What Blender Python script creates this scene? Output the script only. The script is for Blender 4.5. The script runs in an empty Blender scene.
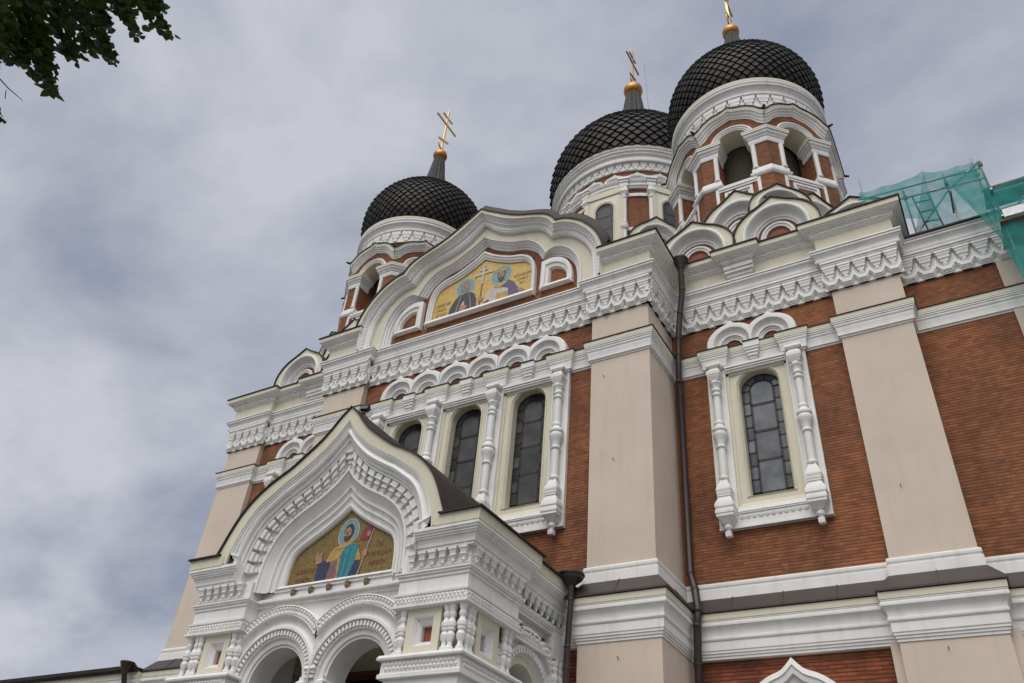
import bpy, bmesh, math, random
from mathutils import Vector, Matrix
from mathutils.geometry import tessellate_polygon
random.seed(7)
S = bpy.context.scene
COL = S.collection
PI = math.pi
R = math.radians

# ------------------------------------------------------------------ camera, sky, sun, exposure
cd = bpy.data.cameras.new('camera'); cam = bpy.data.objects.new('camera', cd); COL.objects.link(cam)
cr = Vector((0.863862, 0.497717, 0.077586)); cu = Vector((0.250614, -0.558267, 0.790905)); cf = Vector((-0.436961, 0.663789, 0.607))
cam.matrix_world = Matrix(((cr.x, cu.x, -cf.x, 10.8133), (cr.y, cu.y, -cf.y, -16.0), (cr.z, cu.z, -cf.z, 1.65), (0, 0, 0, 1)))
cd.sensor_width = 36; cd.lens = 28.501; cd.clip_end = 3000; cd.clip_start = .1
S.camera = cam
SUN_EL, SUN_AZ = R(58), R(172)       # azimuth clockwise from +y: the bright part of the cloud is behind the viewer, a little left
sund = Vector((math.sin(SUN_AZ)*math.cos(SUN_EL), math.cos(SUN_AZ)*math.cos(SUN_EL), math.sin(SUN_EL)))
sl = bpy.data.lights.new('sun', 'SUN'); sl.energy = 1.2; sl.angle = R(40); sl.color = (1, .95, .88)
so = bpy.data.objects.new('sun', sl); COL.objects.link(so)
so.rotation_euler = (-sund).to_track_quat('-Z', 'Y').to_euler()
S.view_settings.view_transform = 'Standard'; S.view_settings.look = 'None'; S.view_settings.gamma = 1
S.view_settings.exposure = 0.0

W = bpy.data.worlds.new('World'); S.world = W; W.use_nodes = True
nt = W.node_tree; nt.nodes.clear()
def N(t, tree=None, **k):
    n = (tree or nt).nodes.new(t)
    for a, b in k.items(): setattr(n, a, b)
    return n
def L(a, b, tree=None): (tree or nt).links.new(a, b)
def ramp(tree, fac, stops):
    n = N('ShaderNodeValToRGB', tree); L(fac, n.inputs[0], tree)
    e = n.color_ramp.elements
    while len(e) < len(stops): e.new(.5)
    for i, (p, c) in enumerate(stops):
        e[i].position = p; e[i].color = (c, c, c, 1) if isinstance(c, (int, float)) else (*c, 1)
    return n.outputs[0]
out = N('ShaderNodeOutputWorld'); bg = N('ShaderNodeBackground'); L(bg.outputs[0], out.inputs[0]); bg.inputs[1].default_value = .1
sky = N('ShaderNodeTexSky', sky_type='NISHITA', sun_disc=False); sky.sun_elevation = SUN_EL; sky.sun_rotation = SUN_AZ
tc = N('ShaderNodeTexCoord')
sx = N('ShaderNodeSeparateXYZ'); L(tc.outputs['Generated'], sx.inputs[0])
zz = N('ShaderNodeMath', operation='MAXIMUM'); L(sx.outputs[2], zz.inputs[0]); zz.inputs[1].default_value = 0
za = N('ShaderNodeMath', operation='ADD'); L(zz.outputs[0], za.inputs[0]); za.inputs[1].default_value = .35
dv = N('ShaderNodeVectorMath', operation='DIVIDE'); L(tc.outputs['Generated'], dv.inputs[0]); L(za.outputs[0], dv.inputs[1])
mp = N('ShaderNodeMapping'); L(dv.outputs[0], mp.inputs[0]); mp.inputs['Rotation'].default_value = (0, 0, R(35)); mp.inputs['Scale'].default_value = (1.0, 1.25, 1.0); mp.inputs['Location'].default_value = (3.1, .4, 0)
n1 = N('ShaderNodeTexNoise'); L(mp.outputs[0], n1.inputs['Vector']); n1.inputs['Scale'].default_value = 2.7; n1.inputs['Detail'].default_value = 7; n1.inputs['Roughness'].default_value = .54; n1.inputs['Distortion'].default_value = .15
n2 = N('ShaderNodeTexNoise'); L(mp.outputs[0], n2.inputs['Vector']); n2.inputs['Scale'].default_value = 1.1; n2.inputs['Detail'].default_value = 4; n2.inputs['Roughness'].default_value = .5
cl = ramp(nt, n1.outputs[0], [(.33, (2.8, 3.15, 4.15)), (.43, (3.8, 4.05, 4.9)), (.52, (4.65, 4.88, 5.6)), (.63, (5.7, 5.88, 6.45))])
hol = ramp(nt, n2.outputs[0], [(.34, .84), (.52, .98)])
mx = N('ShaderNodeMix', data_type='RGBA'); L(hol, mx.inputs[0]); L(sky.outputs[0], mx.inputs[6]); L(cl, mx.inputs[7])
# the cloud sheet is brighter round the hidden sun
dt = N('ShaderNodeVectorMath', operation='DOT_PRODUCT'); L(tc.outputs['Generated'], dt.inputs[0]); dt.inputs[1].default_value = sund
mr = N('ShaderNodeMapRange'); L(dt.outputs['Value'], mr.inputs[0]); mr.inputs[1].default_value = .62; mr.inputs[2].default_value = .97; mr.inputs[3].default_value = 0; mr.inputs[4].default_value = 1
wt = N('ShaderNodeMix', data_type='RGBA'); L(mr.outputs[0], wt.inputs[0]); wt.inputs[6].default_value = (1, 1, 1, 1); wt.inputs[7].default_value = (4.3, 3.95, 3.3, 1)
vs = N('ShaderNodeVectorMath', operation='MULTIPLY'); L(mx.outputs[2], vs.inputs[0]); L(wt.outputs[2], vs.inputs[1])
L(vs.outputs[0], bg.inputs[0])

# ------------------------------------------------------------------ materials
def new_mat(name):
    m = bpy.data.materials.new(name); m.use_nodes = True
    return m, m.node_tree, m.node_tree.nodes['Principled BSDF']
def plain(name, c, rough=.7, var=.12, scale=1.6, metal=0, bump=0, bscale=60, stain=0, spec=.5):
    m, t, b = new_mat(name)
    g = N('ShaderNodeNewGeometry', t)
    n = N('ShaderNodeTexNoise', t); L(g.outputs['Position'], n.inputs['Vector'], t); n.inputs['Scale'].default_value = scale; n.inputs['Detail'].default_value = 6; n.inputs['Roughness'].default_value = .6
    col = ramp(t, n.outputs[0], [(.3, tuple(x*(1-var) for x in c)), (.68, tuple(min(1, x*(1+var*.7)) for x in c))])
    if stain:
        mp_ = N('ShaderNodeMapping', t); L(g.outputs['Position'], mp_.inputs[0], t); mp_.inputs['Scale'].default_value = (3.2, 3.2, .35)
        s = N('ShaderNodeTexNoise', t); L(mp_.outputs[0], s.inputs['Vector'], t); s.inputs['Scale'].default_value = 1.7; s.inputs['Detail'].default_value = 5
        f = ramp(t, s.outputs[0], [(.52, 0.0), (.74, stain)])
        mm = N('ShaderNodeMix', t, data_type='RGBA'); L(f, mm.inputs[0], t); L(col, mm.inputs[6], t); mm.inputs[7].default_value = (c[0]*.5, c[1]*.48, c[2]*.45, 1); col = mm.outputs[2]
    L(col, b.inputs['Base Color'], t)
    b.inputs['Roughness'].default_value = rough; b.inputs['Metallic'].default_value = metal; b.inputs['Specular IOR Level'].default_value = spec
    if bump:
        n3 = N('ShaderNodeTexNoise', t); L(g.outputs['Position'], n3.inputs['Vector'], t); n3.inputs['Scale'].default_value = bscale; n3.inputs['Detail'].default_value = 3
        bp = N('ShaderNodeBump', t); bp.inputs['Strength'].default_value = bump; bp.inputs['Distance'].default_value = .01; L(n3.outputs[0], bp.inputs['Height'], t); L(bp.outputs[0], b.inputs['Normal'], t)
    return m
def brick(name, c1, c2, joint, bw=.25, rh=.068):
    m, t, b = new_mat(name)
    uv = N('ShaderNodeUVMap', t); uv.uv_map = 'UVMap'
    def tex(w, ms, k1, k2, mo, off=0):
        q = N('ShaderNodeTexBrick', t); L(uv.outputs[0], q.inputs['Vector'], t)
        q.inputs['Scale'].default_value = 1; q.inputs['Brick Width'].default_value = w; q.inputs['Row Height'].default_value = rh
        q.inputs['Mortar Size'].default_value = ms; q.inputs['Mortar Smooth'].default_value = .4; q.inputs['Bias'].default_value = off
        for i, c in (('Color1', k1), ('Color2', k2), ('Mortar', mo)): q.inputs[i].default_value = (*c, 1)
        return q
    mid = tuple((x+y)*.42 for x, y in zip(c1, c2))
    A = tex(bw, .004, c1, c2, mid, -.15)
    B = tex(40.0, .0115, (1, 1, 1), (1, 1, 1), joint)          # bed joints
    C_ = tex(bw*.5, .001, (.78, .76, .76), (1.12, 1.1, 1.08), (1, 1, 1), .15)
    g = N('ShaderNodeNewGeometry', t)
    n = N('ShaderNodeTexNoise', t); L(g.outputs['Position'], n.inputs['Vector'], t); n.inputs['Scale'].default_value = .6; n.inputs['Detail'].default_value = 6; n.inputs['Roughness'].default_value = .6
    f = ramp(t, n.outputs[0], [(.33, (.76, .80, .86)), (.5, (1, 1, 1)), (.66, (1.2, 1.14, 1.05))])
    mp_ = N('ShaderNodeMapping', t); L(g.outputs['Position'], mp_.inputs[0], t); mp_.inputs['Scale'].default_value = (1.6, 1.6, .22)
    w = N('ShaderNodeTexNoise', t); L(mp_.outputs[0], w.inputs['Vector'], t); w.inputs['Scale'].default_value = 1.5; w.inputs['Detail'].default_value = 5
    f2 = ramp(t, w.outputs[0], [(.3, .8), (.5, 1.0), (.72, 1.12)])
    col = A.outputs[0]
    for o in (B.outputs[0], C_.outputs[0], f, f2):
        mu = N('ShaderNodeVectorMath', t, operation='MULTIPLY'); L(col, mu.inputs[0], t); L(o, mu.inputs[1], t); col = mu.outputs[0]
    L(col, b.inputs['Base Color'], t); b.inputs['Roughness'].default_value = .85; b.inputs['Specular IOR Level'].default_value = .25
    bp = N('ShaderNodeBump', t); bp.inputs['Strength'].default_value = .5; bp.inputs['Distance'].default_value = .008; bp.invert = True; L(B.outputs['Fac'], bp.inputs['Height'], t); L(bp.outputs[0], b.inputs['Normal'], t)
    return m
def island(name, c, var, rough, metal=0, spec=.5):       # a tone of its own for each scale, pane or leaf
    m, t, b = new_mat(name)
    g = N('ShaderNodeNewGeometry', t)
    L(ramp(t, g.outputs['Random Per Island'], [(0, tuple(x*(1-var) for x in c)), (.5, c), (1, tuple(x*(1+var) for x in c))]), b.inputs['Base Color'], t)
    b.inputs['Roughness'].default_value = rough; b.inputs['Metallic'].default_value = metal; b.inputs['Specular IOR Level'].default_value = spec
    return m, t, b
def mosaic(name, c, metal=.25, rough=.45):
    m, t, b = new_mat(name)
    uv = N('ShaderNodeUVMap', t); uv.uv_map = 'UVMap'
    v = N('ShaderNodeTexVoronoi', t); L(uv.outputs[0], v.inputs['Vector'], t); v.inputs['Scale'].default_value = 42; v.inputs['Randomness'].default_value = .6
    f = ramp(t, v.outputs['Color'], [(0.1, tuple(x*.62 for x in c)), (.5, c), (.9, tuple(min(1, x*1.3) for x in c))])
    L(f, b.inputs['Base Color'], t); b.inputs['Metallic'].default_value = metal; b.inputs['Roughness'].default_value = rough
    return m
M = {}
M['white'] = plain('white_painted_stucco', (.735, .73, .71), .62, .07, 1.3, bump=.12, bscale=25, stain=.28)
M['cream'] = plain('cream_painted_stucco', (.635, .60, .475), .7, .06, 1.2, bump=.1, bscale=25, stain=.14)
M['beige'] = plain('beige_plaster', (.585, .495, .41), .85, .07, .8, bump=.22, bscale=45, stain=.12)
M['brick'] = brick('orange_brick', (.27, .110, .054), (.185, .080, .042), (.60, .58, .58))
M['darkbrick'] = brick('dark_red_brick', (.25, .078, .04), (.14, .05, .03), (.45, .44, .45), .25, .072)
M['redpanel'] = plain('red_render', (.27, .085, .048), .85, .14, 6)
M['roof'] = plain('dark_sheet_metal', (.032, .026, .023), .62, .3, 2.5, metal=.1, spec=.25)
M['brownmetal'] = plain('brown_sheet_metal', (.05, .039, .036), .5, .15, 2.0, metal=.2)
M['pipe'] = plain('brown_painted_pipe', (.038, .028, .024), .4, .2, 4, metal=.2)
M['neck'] = plain('grey_zinc', (.045, .045, .048), .65, .25, 5, metal=.0, spec=.2)
M['gold'] = plain('gilded_metal', (.70, .50, .22), .38, .15, 5, metal=1)
M['lead'] = plain('dark_lead_came', (.008, .005, .0035), .5, .2, 8)
M['bronze'] = plain('old_bronze', (.34, .20, .11), .5, .25, 12, metal=.6)
M['black'] = plain('black_painted_metal', (.018, .018, .02), .45, .2, 8)
M['steel'] = plain('galvanised_tube', (.30, .31, .32), .42, .2, 9, metal=.7)
M['timber'] = plain('weathered_boards', (.20, .15, .10), .8, .25, 4)
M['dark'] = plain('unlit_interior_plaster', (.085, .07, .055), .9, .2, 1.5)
M['bark'] = plain('tree_bark', (.07, .055, .042), .9, .3, 9, bump=.6, bscale=30)
M['paving'] = plain('stone_paving', (.15, .143, .13), .85, .2, 1.2, bump=.3, bscale=8)
M['scale'], _, _ = island('blackened_copper_scale', (.0125, .0100, .0085), .8, .5, .0, .14)
M['ridge'] = plain('blackened_copper_seam', (.012, .011, .0105), .55, .25, 3, metal=.15)
M['glass'], t_, b_ = island('dark_leaded_glass', (.062, .060, .058), .5, .2, 0, .25)
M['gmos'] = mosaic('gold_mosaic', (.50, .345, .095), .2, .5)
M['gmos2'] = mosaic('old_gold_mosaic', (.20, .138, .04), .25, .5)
for k, c in dict(halo=(.16, .29, .32), skin=(.34, .19, .11), robe=(.030, .030, .04), violet=(.085, .06, .14), grey=(.36, .32, .29), hair=(.045, .028, .02), greybeard=(.20, .17, .14), teal=(.015, .19, .24), navy=(.025, .03, .075), crimson=(.22, .03, .035), letter=(.12, .05, .025), goldtrim=(.42, .27, .07), rose=(.20, .13, .12), silver=(.50, .46, .40)).items():
    M['m_'+k] = mosaic('mosaic_'+k, c, 0, .5)
M['glass_sky'], _, _ = island('sky_lightened_leaded_glass', (.115, .125, .14), .5, .10, 0, .45)  # sky reflection and curtains behind put into a lighter, bluish base colour
M['glassd'], _, _ = island('far_leaded_glass', (.05, .055, .062), .4, .35, 0, .18)
M['orb'] = plain('dull_gilded_orb', (.34, .175, .055), .36, .2, 6, metal=1)
M['hook'] = plain('tarnished_brass', (.20, .165, .10), .5, .25, 12, metal=.3)
for k in ('glass', 'glass_sky'):                                   # old panes: cloudy patches and a slight warp
    t = M[k].node_tree; b = t.nodes['Principled BSDF']; src = b.inputs['Base Color'].links[0].from_socket
    g = N('ShaderNodeNewGeometry', t); n = N('ShaderNodeTexNoise', t); L(g.outputs['Position'], n.inputs['Vector'], t); n.inputs['Scale'].default_value = 3.2; n.inputs['Detail'].default_value = 4
    mu = N('ShaderNodeVectorMath', t, operation='MULTIPLY'); L(src, mu.inputs[0], t); L(ramp(t, n.outputs[0], [(.3, .72), (.5, 1.0), (.7, 1.25)]), mu.inputs[1], t); L(mu.outputs[0], b.inputs['Base Color'], t)
    bp = N('ShaderNodeBump', t); bp.inputs['Strength'].default_value = .35; bp.inputs['Distance'].default_value = .03; L(n.outputs[0], bp.inputs['Height'], t); L(bp.outputs[0], b.inputs['Normal'], t)
# green netting: fine weave, part see-through
m, t, b = new_mat('green_scaffold_net')
b.inputs['Base Color'].default_value = (.006, .33, .30, 1); b.inputs['Roughness'].default_value = .7
tr = N('ShaderNodeBsdfTransparent', t); mi = N('ShaderNodeMixShader', t); tl = N('ShaderNodeBsdfTranslucent', t); tl.inputs[0].default_value = (.008, .36, .33, 1)
g = N('ShaderNodeNewGeometry', t); nz = N('ShaderNodeTexNoise', t); L(g.outputs['Position'], nz.inputs['Vector'], t); nz.inputs['Scale'].default_value = 3.5; nz.inputs['Detail'].default_value = 4
m2 = N('ShaderNodeMixShader', t); m2.inputs[0].default_value = .45; L(b.outputs[0], m2.inputs[1], t); L(tl.outputs[0], m2.inputs[2], t)
L(ramp(t, nz.outputs[0], [(.35, .50), (.65, .78)]), mi.inputs[0], t); L(tr.outputs[0], mi.inputs[1], t); L(m2.outputs[0], mi.inputs[2], t)
L(mi.outputs[0], t.nodes['Material Output'].inputs[0], t); M['net'] = m
m = m.copy(); m.name = 'thin_green_net'; M['thinnet'] = m
for q in m.node_tree.nodes:
    if q.type == 'VALTORGB': q.color_ramp.elements[0].color = (.42,)*3+(1,); q.color_ramp.elements[1].color = (.70,)*3+(1,)
# leaves
m, t, b = island('lime_leaf', (.05, .088, .02), .5, .5)
tl = N('ShaderNodeBsdfTranslucent', t); tl.inputs[0].default_value = (.04, .07, .01, 1); ms_ = N('ShaderNodeMixShader', t); ms_.inputs[0].default_value = .35
L(b.outputs[0], ms_.inputs[1], t); L(tl.outputs[0], ms_.inputs[2], t); L(ms_.outputs[0], t.nodes['Material Output'].inputs[0], t); M['leaf'] = m

# ------------------------------------------------------------------ mesh helpers
class MB:
    def __init__(s): s.v = []; s.f = []; s.x = None
    def V(s, p):
        p = Vector(p)
        if s.x is not None: p = s.x @ p
        s.v.append(p); return len(s.v)-1
    def F(s, *i): s.f.append(tuple(i))
    def quad(s, a, b, c, d): s.F(s.V(a), s.V(b), s.V(c), s.V(d))
    def poly(s, pts): s.F(*[s.V(p) for p in pts])
    def box(s, x0, x1, y0, y1, z0, z1):
        i = [s.V((x, y, z)) for z in (z0, z1) for x, y in ((x0, y0), (x1, y0), (x1, y1), (x0, y1))]
        for q in ((0, 1, 2, 3), (4, 5, 6, 7), (0, 1, 5, 4), (1, 2, 6, 5), (2, 3, 7, 6), (3, 0, 4, 7)): s.F(*[i[k] for k in q])
    def frust(s, x0, x1, y0, y1, z0, X0, X1, Y0, Y1, z1):    # box whose top differs from its bottom
        i = [s.V(p) for p in ((x0, y0, z0), (x1, y0, z0), (x1, y1, z0), (x0, y1, z0), (X0, Y0, z1), (X1, Y0, z1), (X1, Y1, z1), (X0, Y1, z1))]
        for q in ((0, 1, 2, 3), (4, 5, 6, 7), (0, 1, 5, 4), (1, 2, 6, 5), (2, 3, 7, 6), (3, 0, 4, 7)): s.F(*[i[k] for k in q])
    def lathe(s, cx, cy, prof, n=14, rot=0, arc=2*PI, sq=1.0):
        rings = []
        full = arc > 6.28
        m = n if full else n+1
        for r, z in prof: rings.append([s.V((cx+r*sq*math.cos(rot+arc*k/n), cy+r*sq*math.sin(rot+arc*k/n), z)) for k in range(m)])
        for a, b in zip(rings, rings[1:]):
            for k in range(n):
                j = (k+1) % m if full else k+1
                s.F(a[k], a[j], b[j], b[k])
        if full: s.F(*rings[0]); s.F(*rings[-1])
    def sqlathe(s, cx, cy, prof, rot=PI/4): s.lathe(cx, cy, prof, 4, rot, sq=math.sqrt(2))
    def tube(s, pts, r, n=8):
        pts = [Vector(p) for p in pts]; rings = []
        for i, p in enumerate(pts):
            d = (pts[min(i+1, len(pts)-1)]-pts[max(i-1, 0)]).normalized()
            a = d.orthogonal().normalized() if i == 0 else (a-d*a.dot(d)).normalized()
            b = d.cross(a); rr = r[i] if isinstance(r, (list, tuple)) else r
            rings.append([s.V(p+(a*math.cos(2*PI*k/n)+b*math.sin(2*PI*k/n))*rr) for k in range(n)])
        for a_, b_ in zip(rings, rings[1:]):
            for k in range(n): s.F(a_[k], a_[(k+1) % n], b_[(k+1) % n], b_[k])
        s.F(*rings[0]); s.F(*rings[-1])
    def ball(s, c, r, n=12, m=8):
        s.lathe(c[0], c[1], [(max(.002, r*math.sin(PI*k/m)), c[2]-r*math.cos(PI*k/m)) for k in range(m+1)], n)
    # mitred sweep of a profile (out, height) along a 2-D path; mp turns (a, b, height) into 3-D
    def sweep(s, path, prof, mp=lambda a, b, h: (a, b, h), closed=False, caps=True):
        n = len(path); P = [Vector(p) for p in path]; rows = []
        for i in range(n):
            d1 = (P[i]-P[i-1]) if (i or closed) else (P[1]-P[0]); d2 = (P[(i+1) % n]-P[i]) if (i < n-1 or closed) else (P[i]-P[i-1])
            d1.normalize(); d2.normalize()
            n1 = Vector((-d1.y, d1.x)); n2 = Vector((-d2.y, d2.x))
            k = 1+n1.dot(n2); mit = (n1+n2)/max(k, .25)
            rows.append([s.V(mp(P[i].x+mit.x*o, P[i].y+mit.y*o, h)) for o, h in prof])
        for i in range(n if closed else n-1):
            a = rows[i]; b = rows[(i+1) % n]
            for k in range(len(prof)-1): s.F(a[k], b[k], b[k+1], a[k+1])
        if caps and not closed: s.F(*rows[0]); s.F(*rows[-1])
    # strips between curve A (t=0) and curve B (t=1), profile [(t, y)]
    def loft(s, A, B, prof, mp=lambda a, b, h: (a, h, b), closed=False):
        rows = []
        for t, y in prof: rows.append([s.V(mp(a[0]+(b[0]-a[0])*t, a[1]+(b[1]-a[1])*t, y)) for a, b in zip(A, B)])
        for p, q in zip(rows, rows[1:]):
            for k in range(len(p)-1): s.F(p[k], p[k+1], q[k+1], q[k])
            if closed: s.F(p[-1], p[0], q[0], q[-1])
    def fill(s, outer, holes, mp):                          # flat face with holes, 2-D loops
        loops = [[Vector((a, b, 0)) for a, b in lp] for lp in [outer]+holes]
        flat = [p for lp in loops for p in lp]
        ids = [s.V(mp(p.x, p.y)) for p in flat]
        for tri in tessellate_polygon(loops): s.F(*[ids[k] for k in tri])
    def wall(s, x0, x1, z0, z1, y, holes=()):               # wall face with rectangular openings
        if x1-x0 < 1e-6 or z1-z0 < 1e-6: return
        for h in holes:
            a, b, c, d = max(h[0], x0), min(h[1], x1), max(h[2], z0), min(h[3], z1)
            if a < b and c < d:
                rest = [k for k in holes if k is not h]
                s.wall(x0, a, z0, z1, y, rest); s.wall(b, x1, z0, z1, y, rest); s.wall(a, b, z0, c, y, rest); s.wall(a, b, d, z1, y, rest); return
        s.quad((x0, y, z0), (x1, y, z0), (x1, y, z1), (x0, y, z1))
    def build(s, name, mat, parent=None, ang=30, normals=True, flat=False):
        me = bpy.data.meshes.new(name)
        me.from_pydata([tuple(p) for p in s.v], [], s.f)
        me.materials.append(M[mat] if isinstance(mat, str) else mat)
        if normals:
            bm = bmesh.new(); bm.from_mesh(me); bmesh.ops.remove_doubles(bm, verts=bm.verts, dist=1e-5); bmesh.ops.recalc_face_normals(bm, faces=bm.faces); bm.to_mesh(me); bm.free()
        uv = me.uv_layers.new(name='UVMap').data
        for p in me.polygons:
            n = p.normal
            if abs(n.z) > .9: tx, ty = Vector((1, 0, 0)), Vector((0, 1, 0))
            else:
                tx = Vector((-n.y, n.x, 0)).normalized(); ty = Vector((0, 0, 1))
            for li in p.loop_indices:
                c = me.vertices[me.loops[li].vertex_index].co
                uv[li].uv = (c.dot(tx), c.dot(ty))
        me.polygons.foreach_set('use_smooth', [not flat]*len(me.polygons))
        if not flat: me.set_sharp_from_angle(angle=R(ang))
        o = bpy.data.objects.new(name, me); COL.objects.link(o)
        if parent is not None: o.parent = parent
        return o
def empty(name, loc=(0, 0, 0), parent=None):
    o = bpy.data.objects.new(name, None); o.location = loc; COL.objects.link(o); o.empty_display_size = .3
    if parent is not None: o.parent = parent
    return o
def tag(o, label, cat, group=None):
    o['label'] = label; o['category'] = cat
    if group: o['group'] = group
    return o
def struct(o): o['kind'] = 'structure'; return o

def crm(pts, n):                                            # smooth curve through points, n samples by length
    P = [Vector(p) for p in pts]; dense = []
    E_ = [P[0]*2-P[1]]+P+[P[-1]*2-P[-2]]
    for i in range(1, len(E_)-2):
        a, b, c, d = E_[i-1:i+3]
        for k in range(12):
            t = k/12; dense.append(.5*((2*b)+(c-a)*t+(2*a-5*b+4*c-d)*t*t+(3*b-a-3*c+d)*t**3))
    dense.append(P[-1])
    ln = [0]
    for a, b in zip(dense, dense[1:]): ln.append(ln[-1]+(b-a).length)
    res = []; j = 0
    for k in range(n):
        q = ln[-1]*k/(n-1)
        while j < len(ln)-2 and ln[j+1] < q: j += 1
        f = (q-ln[j])/max(1e-9, ln[j+1]-ln[j]); p = dense[j].lerp(dense[j+1], min(1, f)); res.append((p.x, p.y))
    return res
def half(segs, ns):                                         # right half, apex first; cusps between segments
    r = []
    for sg, n in zip(segs, ns):
        c = crm(sg, n); r += c if not r else c[1:]
    return r
def full(h): return [(-a, b) for a, b in reversed(h)][:-1]+h   # left foot -> apex -> right foot
def arc(cx, cz, r, n, a0=PI, a1=0, rz=None, tip=0, tw=.55):
    out_ = []
    for k in range(n+1):
        a = a0+(a1-a0)*k/n; d = abs(a-PI/2)
        rr = tip*max(0, 1-d/tw)**1.5
        out_.append((cx+r*math.cos(a), cz+(rz or r)*math.sin(a)+rr))
    return out_
def clip(poly, conv):                                       # Sutherland-Hodgman, conv counter-clockwise
    res = poly
    for i in range(len(conv)):
        a = conv[i]; b = conv[(i+1) % len(conv)]; inp = res; res = []
        if not inp: return []
        ins = lambda p: (b[0]-a[0])*(p[1]-a[1])-(b[1]-a[1])*(p[0]-a[0]) >= -1e-9
        for j in range(len(inp)):
            p = inp[j]; q = inp[j-1]
            if ins(p) != ins(q):
                den = (b[0]-a[0])*(q[1]-p[1])-(b[1]-a[1])*(q[0]-p[0])
                t = ((b[0]-a[0])*(a[1]-p[1])-(b[1]-a[1])*(a[0]-p[0]))/den
                res.append((p[0]+(q[0]-p[0])*t, p[1]+(q[1]-p[1])*t))
            if ins(p): res.append(p)
    return res
def frame(p0, p1):                                          # local (along, out, up) on a wall segment
    d = Vector((p1[0]-p0[0], p1[1]-p0[1], 0)); l = d.length; d.normalize(); o = Vector((-d.y, d.x, 0))
    return Matrix(((d.x, o.x, 0, p0[0]), (d.y, o.y, 0, p0[1]), (0, 0, 1, 0), (0, 0, 0, 1))), l

# ------------------------------------------------------------------ ground
g = MB(); g.quad((-600, -600, 0), (600, -600, 0), (600, 600, 0), (-600, 600, 0)); struct(g.build('ground', 'paving'))

# ================================================================== CATHEDRAL
CA = tag(empty('cathedral', (0, 0, 0)), 'brick and white Orthodox cathedral with three black scaled onion domes', 'cathedral')
YC, YP, YQ, YV, YV3 = -1.40, -1.59, -.167, .336, .29
XR = 14.14
MAIN = [(XR, 9), (XR, YV), (10.75, YV), (10.75, YQ), (9.26, YQ), (9.26, 0), (5.21, 0), (5.21, YP), (3.70, YP), (3.70, YC), (-3.70, YC), (-3.70, YP), (-5.21, YP), (-5.21, 0), (-9.26, 0), (-9.26, YQ), (-10.75, YQ), (-10.75, 9)]
WX = 7.255
# ---- walls
def rect_hole(cx): return (cx-.72, cx+.72, 9.72, 13.24)
w = MB()
w.wall(-3.75, 3.75, 6.5, 16.6, YC, [rect_hole(-1.89), rect_hole(0), rect_hole(1.89)])
for sgn in (-1, 1):
    a, b = sorted((sgn*5.2, sgn*9.3)); w.wall(a, b, 6.5, 16.8, 0, [rect_hole(sgn*WX)])
w.wall(10.7, XR, 6.5, 16.2, YV)
w.quad((XR, YV, 6.5), (XR, 22, 6.5), (XR, 22, 16.2), (XR, YV, 16.2))
w.quad((-10.75, 0, 6.5), (-10.75, 22, 6.5), (-10.75, 22, 16.7), (-10.75, 0, 16.7))
w.quad((-10.75, 22, 0), (XR, 22, 0), (XR, 22, 16.7), (-10.75, 22, 16.7))
w.build('upper_wall', 'brick', CA, flat=True)
w = MB()
w.wall(-3.75, 3.75, 0, 6.5, YC, [(-2.6, 2.6, 0, 6.4)])
for sgn in (-1, 1):
    a, b = sorted((sgn*5.2, sgn*9.3)); w.wall(a, b, 0, 6.5, 0, [(sgn*WX-.62, sgn*WX+.62, 1.6, 5.1)])
w.wall(10.7, XR, 0, 6.5, YV)
w.quad((XR, YV, 0), (XR, 22, 0), (XR, 22, 6.5), (XR, YV, 6.5))
w.quad((-10.75, 0, 0), (-10.75, 22, 0), (-10.75, 22, 6.5), (-10.75, 0, 6.5))
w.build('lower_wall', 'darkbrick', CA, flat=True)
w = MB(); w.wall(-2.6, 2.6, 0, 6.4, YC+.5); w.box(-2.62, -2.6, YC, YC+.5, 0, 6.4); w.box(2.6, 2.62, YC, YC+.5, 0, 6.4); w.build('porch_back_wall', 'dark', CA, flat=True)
# ---- piers
def pier(x0, x1, yf, yb, zt=15.2, low=.11, strip=True):
    m = MB(); m.box(x0, x1, yf, yb, 6.8, zt)
    if low is not None:
        m.box(x0-low, x1+low, yf-low, yb, 0, 6.8)
        if strip: m.box(x0-low-.17, x0-low, yf+.02, yb, 0, 6.75); m.box(x1+low, x1+low+.17, yf+.02, yb, 0, 6.75)
    return m.build('pier', 'beige', CA, flat=True)
for sgn in (-1, 1):
    a, b = sorted((sgn*3.70, sgn*5.21)); pier(a, b, YP, .2, strip=False)
    a, b = sorted((sgn*9.26, sgn*10.75)); pier(a, b, YQ, .6)
pier(12.66, XR+.02, YV3, .6, 15.0, None)
# ---- string course, with breaks over the window columns
def with_breaks(path, xs, hw, dep, ysel):
    res = [path[0]]
    for p, q in zip(path, path[1:]):
        if abs(p[1]-q[1]) < 1e-6 and any(abs(p[1]-y) < 1e-6 for y in ysel):
            for x in sorted([x for x in xs if min(p[0], q[0])+hw < x < max(p[0], q[0])-hw], reverse=True):
                res += [(x+hw, p[1]), (x+hw, p[1]-dep), (x-hw, p[1]-dep), (x-hw, p[1])]
        res.append(q)
    return res
CX = [.945, -.945, 2.835, -2.835, WX+.945, WX-.945, -WX+.945, -WX-.945]
SP = with_breaks(MAIN, CX, .235, .11, (YC, 0))
m = MB(); m.sweep(SP, [(-.05, 13.40), (.02, 13.40), (.03, 13.44), (.06, 13.45), (.06, 13.58), (.075, 13.62), (.075, 13.66), (.10, 13.70), (.10, 13.74), (.118, 13.755), (.118, 13.79), (.135, 13.80), (.135, 13.835), (-.05, 13.835)]); m.build('string_course', 'white', CA)
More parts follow.
